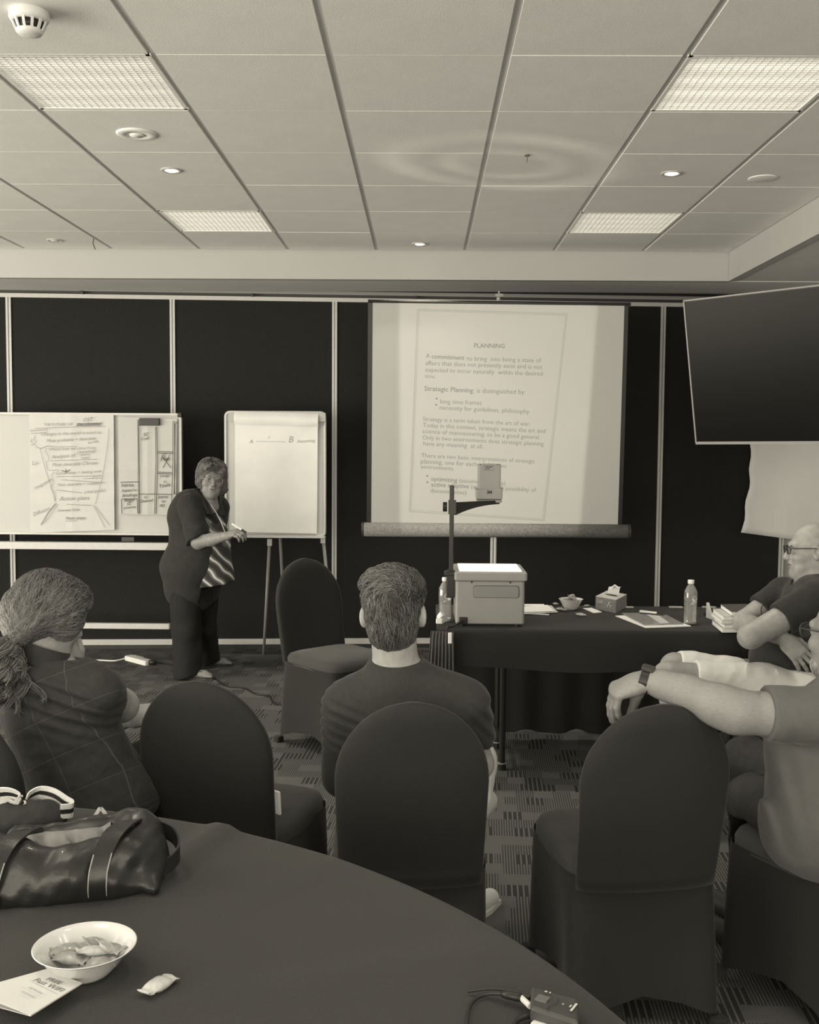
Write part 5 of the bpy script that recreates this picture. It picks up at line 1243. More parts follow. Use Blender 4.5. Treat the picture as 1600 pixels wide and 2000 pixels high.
# ===== man in the dark T-shirt, seen from behind
def man_center():
    t = thing('person', 'man in a dark T-shirt and pale shorts seen from behind in the middle chair', 'person', (-.03, 3.05, 0))
    P = lambda px, py, Y: at(px, py, Y)
    hc = P(769, 1192, 3.0); R = frame(V(.10, 1, -.12), V(-.03, .1, 1))
    nb = P(775, 1300, 3.0)
    sL, sR = P(676, 1378, 3.0), P(911, 1376, 3.0); eL, eR = P(668, 1520, 3.06), P(934, 1492, 3.08); wR, wL = V(.15, 3.34, .60), V(-.15, 3.36, .60)
    hipL, hipR, kL, kR = V(-.13, 3.02, .56), V(.11, 3.02, .56), V(-.17, 3.47, .545), V(.180, 3.47, .545); aL, aR = V(-.16, 3.44, .09), V(.155, 3.42, .09)
    torso = [ell(P(793, 1420, 3.0), (.172, .112, .17), None, .05), cone(P(705, 1372, 3.0), P(882, 1370, 3.0), .068, .068, .05, (V(0, 1, 0), .95)), cone(nb+V(0, 0, -.02), P(706, 1362, 3.0), .058, .055, .05), cone(nb+V(0, 0, -.02), P(868, 1358, 3.0), .058, .055, .05),
             ell(P(795, 1560, 3.0), (.165, .118, .19), None, .06), ell(P(795, 1640, 3.0), (.175, .125, .12), None, .06)]
    arms = chain([sL, eL], [.064, .050])+chain([sR, eR], [.064, .047])
    fore = chain([eR, eR*.6+wR*.4, wR], [.047, .043, .028])+chain([eL, eL*.6+wL*.4, wL], [.048, .044, .028])
    skin = head_prims(hc, R, 1.0)+[ell(hc+R @ V(s*.086, -.012, -.018), (.008, .018, .031), R @ rotz(s*.5), .012) for s in (-1, 1)]+[cone(hc+R @ V(0, -.022, -.06), nb+V(0, .0, -.03), .064, .066, .03)]+[inflate(p, -.016) for p in torso]+[inflate(p, -.006) for p in arms]+fore+\
        chain([hipL, kL, kL*.5+aL*.5+V(0, -.02, 0), aL], [.075, .056, .054, .036])+chain([hipR, kR, kR*.5+aR*.5+V(0, -.02, 0), aR], [.075, .056, .054, .036])+\
        hand_prims(wR, V(-.55, .75, -.3), V(.2, .3, 1), -1, (.5, .6, .4))+hand_prims(wL, V(.5, .8, -.2), V(-.2, .3, 1), 1, (.4, .5, .4))
    soft('body', skin, M_SKIN, t, .005)
    wr = wrinkle(11, .0026, 22, aniso=(1, 1, 1.4))
    def wr2(Q):
        d = wr(Q); s = np.exp(-((Q[:, 0]+.245)/.07)**2-((Q[:, 2]-.80)/.08)**2)
        d += .006*s*np.sin((Q[:, 2]+.35*Q[:, 0])*190); s2 = np.exp(-((Q[:, 0]-.19)/.06)**2-((Q[:, 2]-.78)/.09)**2); return d+.004*s2*np.sin((Q[:, 2]*.8+Q[:, 0])*160)
    cut = P(935, 1453, 3.05)
    neck = half(nb+V(0, 0, .020), V(0, -.12, 1), nb, .115)
    soft('t_shirt', [inflate(p, .004) for p in torso]+[cone(nb+V(0, 0, -.06), nb+V(0, 0, .03), .085, .071, .03), cone(sL, eL, .073, .060, .03), cone(sR, sR*.2+eR*.8, .073, .062, .03)], mat('dark_tshirt', .043, .9, .15, sheen=.15, bump=.15, bscale=300, var=.1, vscale=80), t, .006,
         clips=(half(cut, V(.35, .15, -1), cut, .12), neck), noise=wr2)
    th = np.linspace(math.pi*1.02, 2*math.pi*.99, 22); mb = MB(); mb.tube([nb+V(.0725*math.cos(a), .0725*math.sin(a), .014+.0087*math.sin(a)) for a in np.linspace(0, 2*math.pi, 40)], .0075, 8, cap=False); mb.build('collar', MATS['dark_tshirt'], t, smooth=True)
    soft('shorts', [ell(V(-.02, 3.0, .56), (.19, .13, .11), None, .04), cone(hipL, kL+V(0, -.02, 0), .098, .078, .04), cone(hipR, kR+V(0, -.02, 0), .098, .078, .04), cone(V(.175, 3.12, .50), V(.222, 3.38, .43), .045, .035, .03)], mat('pale_shorts', .72, .85, .2, bump=.2, bscale=200, var=.08, vscale=40), t, .007, clips=(half(V(0, 3.44, .5), V(0, 1, -.1)), half(V(0, 0, .4815), V(0, 0, -1), (-.12, 3.0, .45), .30)), noise=wrinkle(12, .004, 24))
    soft('tattoo', [cone(eR*.97+wR*.03, eR*.55+wR*.45, .0485, .0445, .02)], mat('tattooed_skin', .15, .5, .3, var=.6, vscale=55), t, .004)
    M_SHOE = mat('white_shoe', .62, .5, .3)
    for a, nm in ((aL, 0), (aR, 1)):
        d = unit(V(-.05 if nm == 0 else .75, 1, 0)); b = V(a[0], a[1], 0)
        soft('shoe', [ell(b+d*-.02+V(0, 0, .045), (.036, .045, .045), None, .02), cone(b-d*.01+V(0, 0, .034), b+d*.15+V(0, 0, .028), .036, .032, .03)], M_SHOE, t, .005, clips=(half(b+V(0, 0, .012), V(0, 0, -1)),))
        mb = MB(); mb.prism([b+V(0, 0, 0)+d*u+np.cross((0, 0, 1), d)*v for u, v in ((-.065, -.03), (-.04, -.040), (.10, -.040), (.185, -.024), (.19, .018), (.12, .038), (-.04, .038), (-.065, .028))], V(0, 0, .016)); mb.build('sole', M_SHOE, t)
    # hair: thick and tousled on top, clipped short at the nape
    top = hc+R @ V(0, -.02, .045)
    hp = [ell(hc+R @ V(0, -.026, .042), (.084, .100, .087), R, .02), ell(hc+R @ V(0, -.040, -.020), (.068, .074, .074), R, .03), ell(hc+R @ V(0, -.038, -.064), (.058, .056, .050), R, .03), ell(hc+R @ V(-.060, .035, .078), (.040, .06, .034), R, .03), ell(hc+R @ V(-.005, .03, .100), (.055, .07, .024), R, .03), ell(hc+R @ V(.055, .02, .062), (.030, .06, .04), R, .03)]
    cw = hc+R @ V(.012, -.098, .055)
    def flow(p):
        q = R.T @ (p-hc); r = q-V(.012, -.10, .05); sw = np.cross(V(0, -1, 0), r); g = unit(r+1e-4)*.55+unit(sw+1e-4)*.8*math.exp(-(np.linalg.norm(r)/.07)**2)
        g += V(-.25 if q[2] > .05 else 0, .0, -.9 if q[2] < .04 else -.05); return R @ g
    hr = hair(t, hp, M_HAIRM, flow, 4200, 8, .0085, .0010, 4, clips=(half(hc+R @ V(0, .045, -.02), R @ V(0, 1, -.9)), half(hc+R @ V(0, -.05, -.105), R @ V(0, .2, -1)), *(lambda X, Y, Z, s=s: .030-np.sqrt((X-(hc+R @ V(s*.088, .01, -.022))[0])**2+(Y-(hc+R @ V(s*.088, .01, -.022))[1])**2+((Z-(hc+R @ V(s*.088, .0, -.022))[2])*.75)**2) for s in (-1, 1))), noise=wrinkle(13, .0022, 120), lift=.006, wave=.25)
    return t
man_center()
# ===== woman with the curly ponytail, left
def woman_left():
    t = thing('person', 'woman with a curly ponytail seated at left, chin on her hand', 'person', (-.95, 2.98, 0))
    P = lambda px, py, Y: at(px, py, Y)
    hc = P(97, 1205, 2.98); R = frame(V(.66, .72, -.34), V(.20, .16, 1))
    nb = P(82, 1300, 2.95)
    sR, eR, wr_ = P(186, 1352, 2.93), P(238, 1378, 3.10), P(146, 1312, 3.06)
    sL, eL, wL = P(60, 1350, 3.13), P(150, 1440, 3.30), P(252, 1402, 3.20)
    torso = [ell(P(112, 1380, 2.96), (.155, .125, .15), None, .05), cone(nb+V(0, 0, -.02), P(165, 1345, 2.94), .060, .062, .05), cone(nb+V(0, 0, -.02), P(66, 1350, 3.08), .06, .06, .05), ell(P(140, 1465, 2.96), (.150, .125, .15), None, .06), ell(P(168, 1530, 2.98), (.165, .15, .14), None, .06), ell(V(-.93, 2.98, .56), (.17, .17, .10), None, .05)]
    arms = [cone(sR, eR, .066, .054, .04)]; armL = [cone(sL, eL, .06, .05, .04)]
    hipR, kR, hipL, kL = V(-.90, 3.0, .57), V(-.86, 3.44, .56), V(-1.03, 3.0, .57), V(-1.06, 3.46, .56)
    soft('body', head_prims(hc, R, .98)+[cone(hc+R @ V(0, -.03, -.05), nb+V(0, 0, -.02), .055, .058, .03)]+[inflate(p, -.016) for p in torso]+[inflate(p, -.007) for p in arms+armL]+
         chain([eR, P(185, 1335, 3.14), wr_], [.047, .040, .028])+hand_prims(wr_, V(-.30, -.22, .9), V(.55, -.85, 0), -1, (1.0, 1.1, .7), .95)+chain([eL, wL], [.044, .028])+hand_prims(wL, V(.8, -.2, .2), V(.1, -.6, .8), 1, (.5, .6, .5)), M_SKIN, t, .005)
    wr = wrinkle(21, .0028, 24, aniso=(1, 1, 1.6))
    def wr2(Q):
        d = wr(Q); u = (Q[:, 2]-.86)+.30*(Q[:, 0]+.95); s = np.exp(-(u/.075)**2)*(Q[:, 1] < 2.97)*np.exp(-((Q[:, 0]+.98)/.16)**2)
        return d+.0065*s*np.sin(u*170+Q[:, 0]*9)
    ec = sR*.42+eR*.58
    M_SH = mat('checked_shirt', .040, .85, .15, sheen=.12, bump=.1, bscale=300, var=.1, vscale=70)
    # thin pale window-pane lines in the weave
    nt = M_SH.node_tree; b = nt.nodes['Principled BSDF']; src = b.inputs['Base Color'].links[0].from_socket
    tc = nt.nodes.new('ShaderNodeTexCoord'); mp = nt.nodes.new('ShaderNodeMapping'); mp.inputs['Rotation'].default_value = (.25, .42, .35); nt.links.new(tc.outputs['Object'], mp.inputs[0]); sx = nt.nodes.new('ShaderNodeSeparateXYZ'); nt.links.new(mp.outputs[0], sx.inputs[0]); acc = None
    for k in (0, 2):
        a = nt.nodes.new('ShaderNodeMath'); a.operation = 'DIVIDE'; nt.links.new(sx.outputs[k], a.inputs[0]); a.inputs[1].default_value = .105
        f = nt.nodes.new('ShaderNodeMath'); f.operation = 'FRACT'; nt.links.new(a.outputs[0], f.inputs[0]); l = nt.nodes.new('ShaderNodeMath'); l.operation = 'LESS_THAN'; nt.links.new(f.outputs[0], l.inputs[0]); l.inputs[1].default_value = .017
        if acc is None: acc = l
        else:
            m = nt.nodes.new('ShaderNodeMath'); m.operation = 'MAXIMUM'; nt.links.new(acc.outputs[0], m.inputs[0]); nt.links.new(l.outputs[0], m.inputs[1]); acc = m
    mx = nt.nodes.new('ShaderNodeMix'); mx.data_type = 'RGBA'; nt.links.new(acc.outputs[0], mx.inputs[0]); nt.links.new(src, mx.inputs[6]); mx.inputs[7].default_value = (.078, .078, .078, 1); nt.links.new(mx.outputs[2], b.inputs['Base Color'])
    soft('shirt', [inflate(p, .004) for p in torso]+[cone(sR, sR*.75+eR*.25, .075, .072, .04), cone(nb+V(-.01, -.01, -.06), nb+V(.015, .012, .030), .088, .072, .03)]+[inflate(p, .010) for p in armL], M_SH, t, .006, clips=(half(nb+V(0, 0, .026), V(.1, .1, 1), nb, .12), half(V(0, 0, .52), V(0, 0, -1))), noise=wr2)
    soft('sleeve', [cone(sR, sR*.36+eR*.64, .080, .073, .04)], M_SH, t, .006, clips=(half(ec, V(.9, .35, -.25)),), noise=wr)
    mb = MB(); cr = frame(V(.8, .5, -.1), V(.2, .1, 1)); pts = [nb+cr @ V(.076*math.cos(a), .078*math.sin(a), .034-.02*math.sin(a)) for a in np.linspace(0, 2*math.pi, 40)]
    mb.ribbon(pts, [unit(V(0, 0, 1)-.15*unit(p-nb)) for p in pts], .052, .005); mb.build('collar', M_SH, t)
    soft('trousers', [ell(V(-.94, 2.98, .55), (.18, .18, .08), None, .04)]+chain([hipR, kR, V(-.86, 3.48, .10)], [.10, .076, .06])+chain([hipL, kL, V(-1.07, 3.5, .10)], [.10, .076, .06]), mat('black_trousers', .028, .85, .2), t, .009, clips=(half(V(0, 0, .4815), V(0, 0, -1), (-.95, 2.95, .4), .30),))
    M_FL = mat('black_shoe', .02, .4, .4)
    for b_ in (V(-.86, 3.48, 0), V(-1.07, 3.5, 0)): soft('shoe', [cone(b_+V(-.02, -.02, .04), b_+V(.10, .12, .03), .042, .034, .03)], M_FL, t, .007, clips=(half(b_+V(0, 0, .001), V(0, 0, -1)),))
    # hair drawn back to a tie, then loose curls
    tie = P(36, 1243, 2.86)
    L = lambda x, y, z: hc+R @ V(x, y, z)
    hp = [ell(L(0, -.020, .040), (.086, .104, .092), R, .02), ell(L(0, -.055, -.005), (.080, .080, .075), R, .03), ell(L(.066, .020, .004), (.026, .050, .056), R, .02), cone(L(0, -.075, -.02), tie, .062, .026, .04), ell(L(0, .05, .07), (.070, .050, .045), R, .03)]
    def flow(p):
        d = unit(tie-p); q = R.T @ (p-hc); g = V(0, -.5, -.35) if q[1] > -.02 else V(0, 0, 0); return d+R @ (g*.8)
    def curls(mb):
        r = np.random.default_rng(5)
        for k in range(34):
            c0 = tie+r.normal(size=3)*.008; ln = r.uniform(.45, 1.0); ex = V(-.012+r.normal()*.040, -.020+r.normal()*.020, -.200*ln+.01); ph = r.uniform(0, 6.28); am = r.uniform(.010, .020); tw = r.uniform(2.4, 3.8); side = unit(V(r.normal(), r.normal()*.5, .3)); s2 = unit(np.cross(side, (0, 0, 1)))
            bul = V(-.040+r.normal()*.040, -.020+r.normal()*.015, .02*r.normal())
            for m in range(22):
                of = r.normal(size=3)*.0042; dp = r.normal()*.16; da = r.uniform(.85, 1.2); pts = []
                for j in range(22):
                    u = j/21; pts.append(c0+ex*u+bul*math.sin(u*2.6)+of*min(1, u*3)+am*da*min(1, u*2.2)*(side*math.cos(ph+dp+tw*u*4)+s2*math.sin(ph+dp+tw*u*4)))
                mb.tube(pts, [.0016*(1-.5*j/21) for j in range(22)], 3, cap=False)
    hair(t, hp, M_HAIRW, flow, 3600, 9, .0105, .0011, 8, clips=(half(L(0, .068, -.01), R @ V(0, 1, -.75)), half(L(0, .03, -.060), R @ V(0, .75, -1))), noise=wrinkle(14, .0022, 110), lift=.004, wave=.2, extra=curls)
    mb = MB(); d = unit(tie-L(0, -.07, -.02)); s1 = unit(np.cross(d, (0, 0, 1))); s2 = np.cross(d, s1); mb.tube([tie+.026*(s1*math.cos(a)+s2*math.sin(a)) for a in np.linspace(0, 6.28, 20)], .007, 6, cap=False); mb.build('hair_tie', M_BLACK, t, smooth=True)
woman_left()
# ===== bald man with folded arms at the end of the long table
def man_folded():
    t = thing('person', 'bald man with glasses sitting in profile with folded arms at the long table', 'person', (1.62, 4.58, 0))
    P = lambda px, py, Y: at(px, py, Y)
    hc = P(1584, 1073, 4.62); R = frame(V(-1, .10, -.06), V(.04, 0, 1)); nb = P(1592, 1140, 4.63)
    sN, eN, wN = P(1594, 1172, 4.44), P(1466, 1243, 4.38), P(1500, 1232, 4.66)
    sF, eF, wF = P(1532, 1158, 4.86), P(1452, 1214, 4.80), P(1532, 1248, 4.42)
    torso = [ell(P(1586, 1200, 4.64), (.135, .19, .15), None, .06), cone(P(1588, 1165, 4.50), P(1566, 1160, 4.80), .070, .070, .05), cone(nb, P(1590, 1160, 4.5), .06, .06, .05), cone(nb, P(1572, 1158, 4.76), .06, .06, .05), ell(P(1553, 1285, 4.63), (.195, .185, .14), None, .06), ell(P(1590, 1330, 4.62), (.17, .18, .11), None, .05)]
    hN, kN, hF, kF = P(1560, 1350, 4.50), P(1306, 1322, 4.44), P(1560, 1345, 4.74), P(1318, 1303, 4.72)
    aN, aF = V(kN[0]+.06, 4.46, .09), V(kF[0]+.02, 4.76, .09)
    thighs = chain([hN, kN], [.098, .066])+chain([hF, kF], [.098, .064])
    upN = [cone(sN, eN, .064, .050, .03)]; upF = [cone(sF, eF, .060, .046, .03)]
    skin = head_prims(hc, R, 1.0, old=1)+[cone(hc+R @ V(0, -.03, -.06), nb+V(.0, 0, -.03), .062, .068, .03), cone(hc+R @ V(0, .03, -.11), nb+V(-.02, 0, -.02), .03, .05, .03)]+[inflate(p, -.016) for p in torso]+upN+upF+\
        chain([eN, eN*.5+wN*.5+V(-.02, 0, .02), wN], [.050, .044, .03])+chain([eF, eF*.5+wF*.5, wF], [.047, .043, .030])+hand_prims(wF, V(.52, -.25, -.55), V(-.15, -1, .25), 1, (.25, .35, .3), 1.0, .12)+hand_prims(wN, V(.5, .5, -.3), V(-.4, .6, .5), -1, (.3, .3, .2))+\
        thighs+chain([kN, kN*.5+aN*.5+V(.03, 0, 0), aN], [.060, .058, .036])+chain([kF, kF*.5+aF*.5+V(.03, 0, 0), aF], [.060, .058, .036])
    soft('body', skin, M_SKINL, t, .0045)
    eyes(t, hc, R); mouth(t, hc, R)
    wr = wrinkle(31, .003, 22, aniso=(1, 1, 1.5)); cN = sN*.46+eN*.54; cF = sF*.42+eF*.58
    neck = lambda X, Y, Z: -(np.sqrt((X-nb[0]+.035)**2+(Y-nb[1])**2+((Z-nb[2]-.055)*.8)**2)-.082)
    soft('polo_shirt', [inflate(p, .004) for p in torso]+[cone(sN, cN, .082, .073, .03), cone(sF, cF, .077, .069, .03)], mat('dark_polo', .036, .85, .15, sheen=.12, bump=.15, bscale=300, var=.1, vscale=60), t, .006, clips=(half(cN, eN-sN+V(0, 0, -.02), cN, .105), half(cF, eF-sF, cF, .095), neck), noise=wr)
    mb = MB(); pts = [nb+V(.062*math.cos(a)-.004, .074*math.sin(a), .010+.026*math.cos(a)) for a in np.linspace(-2.75, 2.75, 40)]
    mb.ribbon(pts, [unit(V(0, 0, 1)-.3*unit(p-nb)) for p in pts], .038, .005); mb.build('collar', MATS['dark_polo'], t, smooth=True)
    sh = [inflate(p, .013) for p in thighs]+[ell(P(1570, 1348, 4.62), (.16, .185, .10), None, .04)]
    hm = P(1352, 1318, 4.5)
    soft('shorts', sh, mat('beige_shorts', .74, .85, .2, bump=.2, bscale=150, var=.06, vscale=30), t, .006, clips=(half(hm, V(-1, 0, .05)), half(V(0, 0, .4815), V(0, 0, -1))), noise=wrinkle(32, .005, 20))
    glasses(t, hc, R, M_BLACK, 1.0, .0022, .023, .016)
    for a in (aN, aF):
        b = V(a[0], a[1], 0); soft('shoe', [ell(b+V(.01, 0, .045), (.045, .038, .045), None, .02), cone(b+V(0, 0, .034), b+V(-.16, 0, .03), .038, .034, .03)], mat('dark_shoe', .03, .5, .3), t, .006, clips=(half(b+V(0, 0, .001), V(0, 0, -1)),))
    mb = MB(); q = P(1497, 1192, 4.5); mb.tube([q+V(.022*math.cos(a), 0, .030*math.sin(a)) for a in np.linspace(.8, 4.2, 16)], .002, 5); mb.build('microphone_wire', M_BLACK, t)
man_folded()
# ===== man in the grey T-shirt at the right edge, arm over the empty chair
def man_right():
    t = thing('person', 'bearded man in a grey T-shirt at the right edge resting his arm on a chair', 'person', (1.15, 2.88, 0))
    P = lambda px, py, Y: at(px, py, Y)
    hc = P(1652, 1240, 2.84); R = frame(V(-.42, .90, -.05)); nb = P(1660, 1345, 2.84)
    sh, el, wr_ = P(1600, 1402, 2.70), P(1436, 1390, 2.69), P(1262, 1329, 2.78)
    sF, eF, wF = V(1.38, 2.98, .93), V(1.46, 3.2, .70), V(1.25, 3.42, .62)
    torso = [ell(P(1622, 1460, 2.80), (.165, .14, .17), None, .06), cone(sh+V(.05, .03, .0), sF, .072, .07, .05), cone(nb, sh+V(.06, .02, .02), .06, .062, .05), cone(nb, sF, .06, .06, .05), ell(P(1604, 1575, 2.82), (.155, .15, .16), None, .06), ell(P(1602, 1640, 2.84), (.150, .15, .10), None, .05)]
    up_ = [cone(sh, el, .068, .053, .03)]
    fa = chain([el, P(1400, 1376, 2.70), P(1340, 1352, 2.735), P(1295, 1337, 2.76), wr_], [.053, .050, .042, .034, .0285], .03)
    hn, kn, hf, kf = V(1.06, 2.86, .565), P(1470, 1560, 3.14), V(1.24, 2.96, .575), P(1458, 1482, 3.36)
    hF_ = V(-.86, .30, -.42); n_ = V(-.35, .12, .92)
    hand = hand_prims(wr_, unit(P(1200, 1350, 2.80)-wr_), V(-.30, -.25, .90), -1, (.95, .28, .18), 1.04, .05, .9, fan=[(.95, .22, .15), (.98, .25, .18), (1.0, .3, .2), (1.02, .35, .25)], tpts=[P(1252, 1345, 2.80), P(1241, 1368, 2.82), P(1235, 1388, 2.82), P(1228, 1404, 2.81)])
    skin = head_prims(hc, R, 1.02, old=0, beard=1)+[cone(hc+R @ V(0, -.02, -.06), nb, .064, .068, .03)]+[inflate(p, -.016) for p in torso]+up_+fa+hand+chain([sF, eF, wF], [.055, .046, .03])+hand_prims(wF, V(-.6, .7, -.2), V(0, .3, 1), -1, (.3, .4, .3))
    M_ARM = mat('hairy_skin', .25, .5, .35, bump=.30, bscale=160, var=.09, vscale=90, stretch=(1, 1, 2.2))
    soft('body', skin, M_ARM, t, .0038)
    # fine hairs on the forearm
    r = np.random.default_rng(3); mb = MB(); A_, B_ = el, P(1285, 1334, 2.76); ax_ = unit(B_-A_); u1 = unit(np.cross(ax_, (0, 1, 0))); u2 = np.cross(ax_, u1)
    for k in range(1300):
        s = r.uniform(-.25, .95); a = r.uniform(0, 6.28); pts_ = [el, P(1400, 1376, 2.70), P(1340, 1352, 2.735), P(1295, 1337, 2.76), wr_]; rd = [.053, .050, .042, .034, .0285]
        if s < 0: c = el+(sh-el)*(-s); rad = .053+.015*(-s)
        else:
            z = s*4; i = min(3, int(z)); f = z-i; c = pts_[i]*(1-f)+pts_[i+1]*f; rad = rd[i]*(1-f)+rd[i+1]*f
        n = u1*math.cos(a)+u2*math.sin(a); p = c+n*(rad*1.0); d = unit(ax_*r.uniform(.4, 1)-V(0, 0, .6)*r.uniform(0, 1)+r.normal(size=3)*.3); d = unit(d-n*np.dot(d, n)*.9)
        mb.tube([p-n*.001, p+d*.006+n*.0012, p+d*.012+n*.001], [.00042, .00036, .00015], 3, cap=False)
    mb.build('arm_hair', mat('arm_hair', .13, .6, .2), t)
    wr = wrinkle(41, .0035, 18, aniso=(1, 1, 1)); cut = P(1494, 1410, 2.70)
    def wr2(Q):
        c = P(1500, 1560, 2.75); s = np.exp(-((Q[:, 0]-c[0])/.06)**2-((Q[:, 2]-c[2])/.14)**2); return wr(Q)+.008*s*np.sin((Q[:, 0]+.25*Q[:, 2])*120)
    soft('t_shirt', [inflate(p, .004) for p in torso]+[cone(sh, sh*.4+el*.6, .078, .070, .03)], mat('grey_tshirt', .115, .9, .15, sheen=.12, bump=.12, bscale=300, var=.06, vscale=40), t, .006,
         clips=(half(cut, unit(el-sh), cut, .13), half(P(1560, 1698, 2.80), V(-.1, .1, -1))), noise=wr2)
    mj = mat('dark_jeans', .050, .85, .2, bump=.3, bscale=250, var=.15, vscale=50); mk = None
    soft('jeans', [ell(V(1.15, 2.88, .565), (.17, .17, .085), None, .04)]+chain([hn, kn, V(kn[0]+.02, kn[1]+.03, .10)], [.095, .075, .055])+chain([hf, kf, V(kf[0]+.05, kf[1]+.05, .10)], [.095, .072, .055]), mj, t, .007, clips=(half(V(0, 0, .4815), V(0, 0, -1), (1.15, 2.9, .4), .33),), noise=wrinkle(42, .004, 26))
    for k_ in (kn, kf):
        b = V(k_[0]+.03, k_[1]+.03, 0); soft('shoe', [cone(b+V(0, 0, .045), b+V(-.07, .14, .034), .045, .036, .03)], mat('dark_shoe', .03), t, .007, clips=(half(b+V(0, 0, .001), V(0, 0, -1)),))
    glasses(t, hc, R, M_DARK, 1.04, .0020, .025, .019)
    hp = [ell(hc+R @ V(0, .052, -.088), (.056, .046, .046), R, .02)]
    mb = MB()
    v, f = sdf_mesh(hp, .005); me = bpy.data.meshes.new('tmp'); me.from_pydata(v.tolist(), [], f.tolist()); me.update(); nr = np.empty(len(v)*3); me.vertices.foreach_get('normal', nr); nr = nr.reshape(-1, 3)
    bb = strands(v, nr, lambda p: V(0, 0, -1)+R @ V(0, .2, 0), 900, 4, .006, .0006, 9, .004); bb.build('beard', hairmat('grey_beard', .3, .6), t)
    # watch
    a, b = P(1250, 1326, 2.785), P(1272, 1333, 2.775); d = unit(b-a); c = (a+b)/2; s1 = unit(np.cross(d, (0, 1, 0))); s2 = np.cross(d, s1)
    mb = MB(); pts = [c+.0335*(s1*math.cos(x)+s2*math.sin(x)) for x in np.linspace(0, 2*math.pi, 32)]; mb.ribbon(pts, np.tile(d, (32, 1)), .029, .004); w_ = mb.build('watch', M_BLACK, t)
    up3 = unit(V(.15, -.25, 1)); up3 = unit(up3-d*np.dot(up3, d)); mb = MB(); mb.rbox(c+up3*.037, (.036, .034, .009), .008, np.stack([d, np.cross(up3, d), up3], 1)); wc = mb.build('watch_case', M_DARK, w_)
man_right()
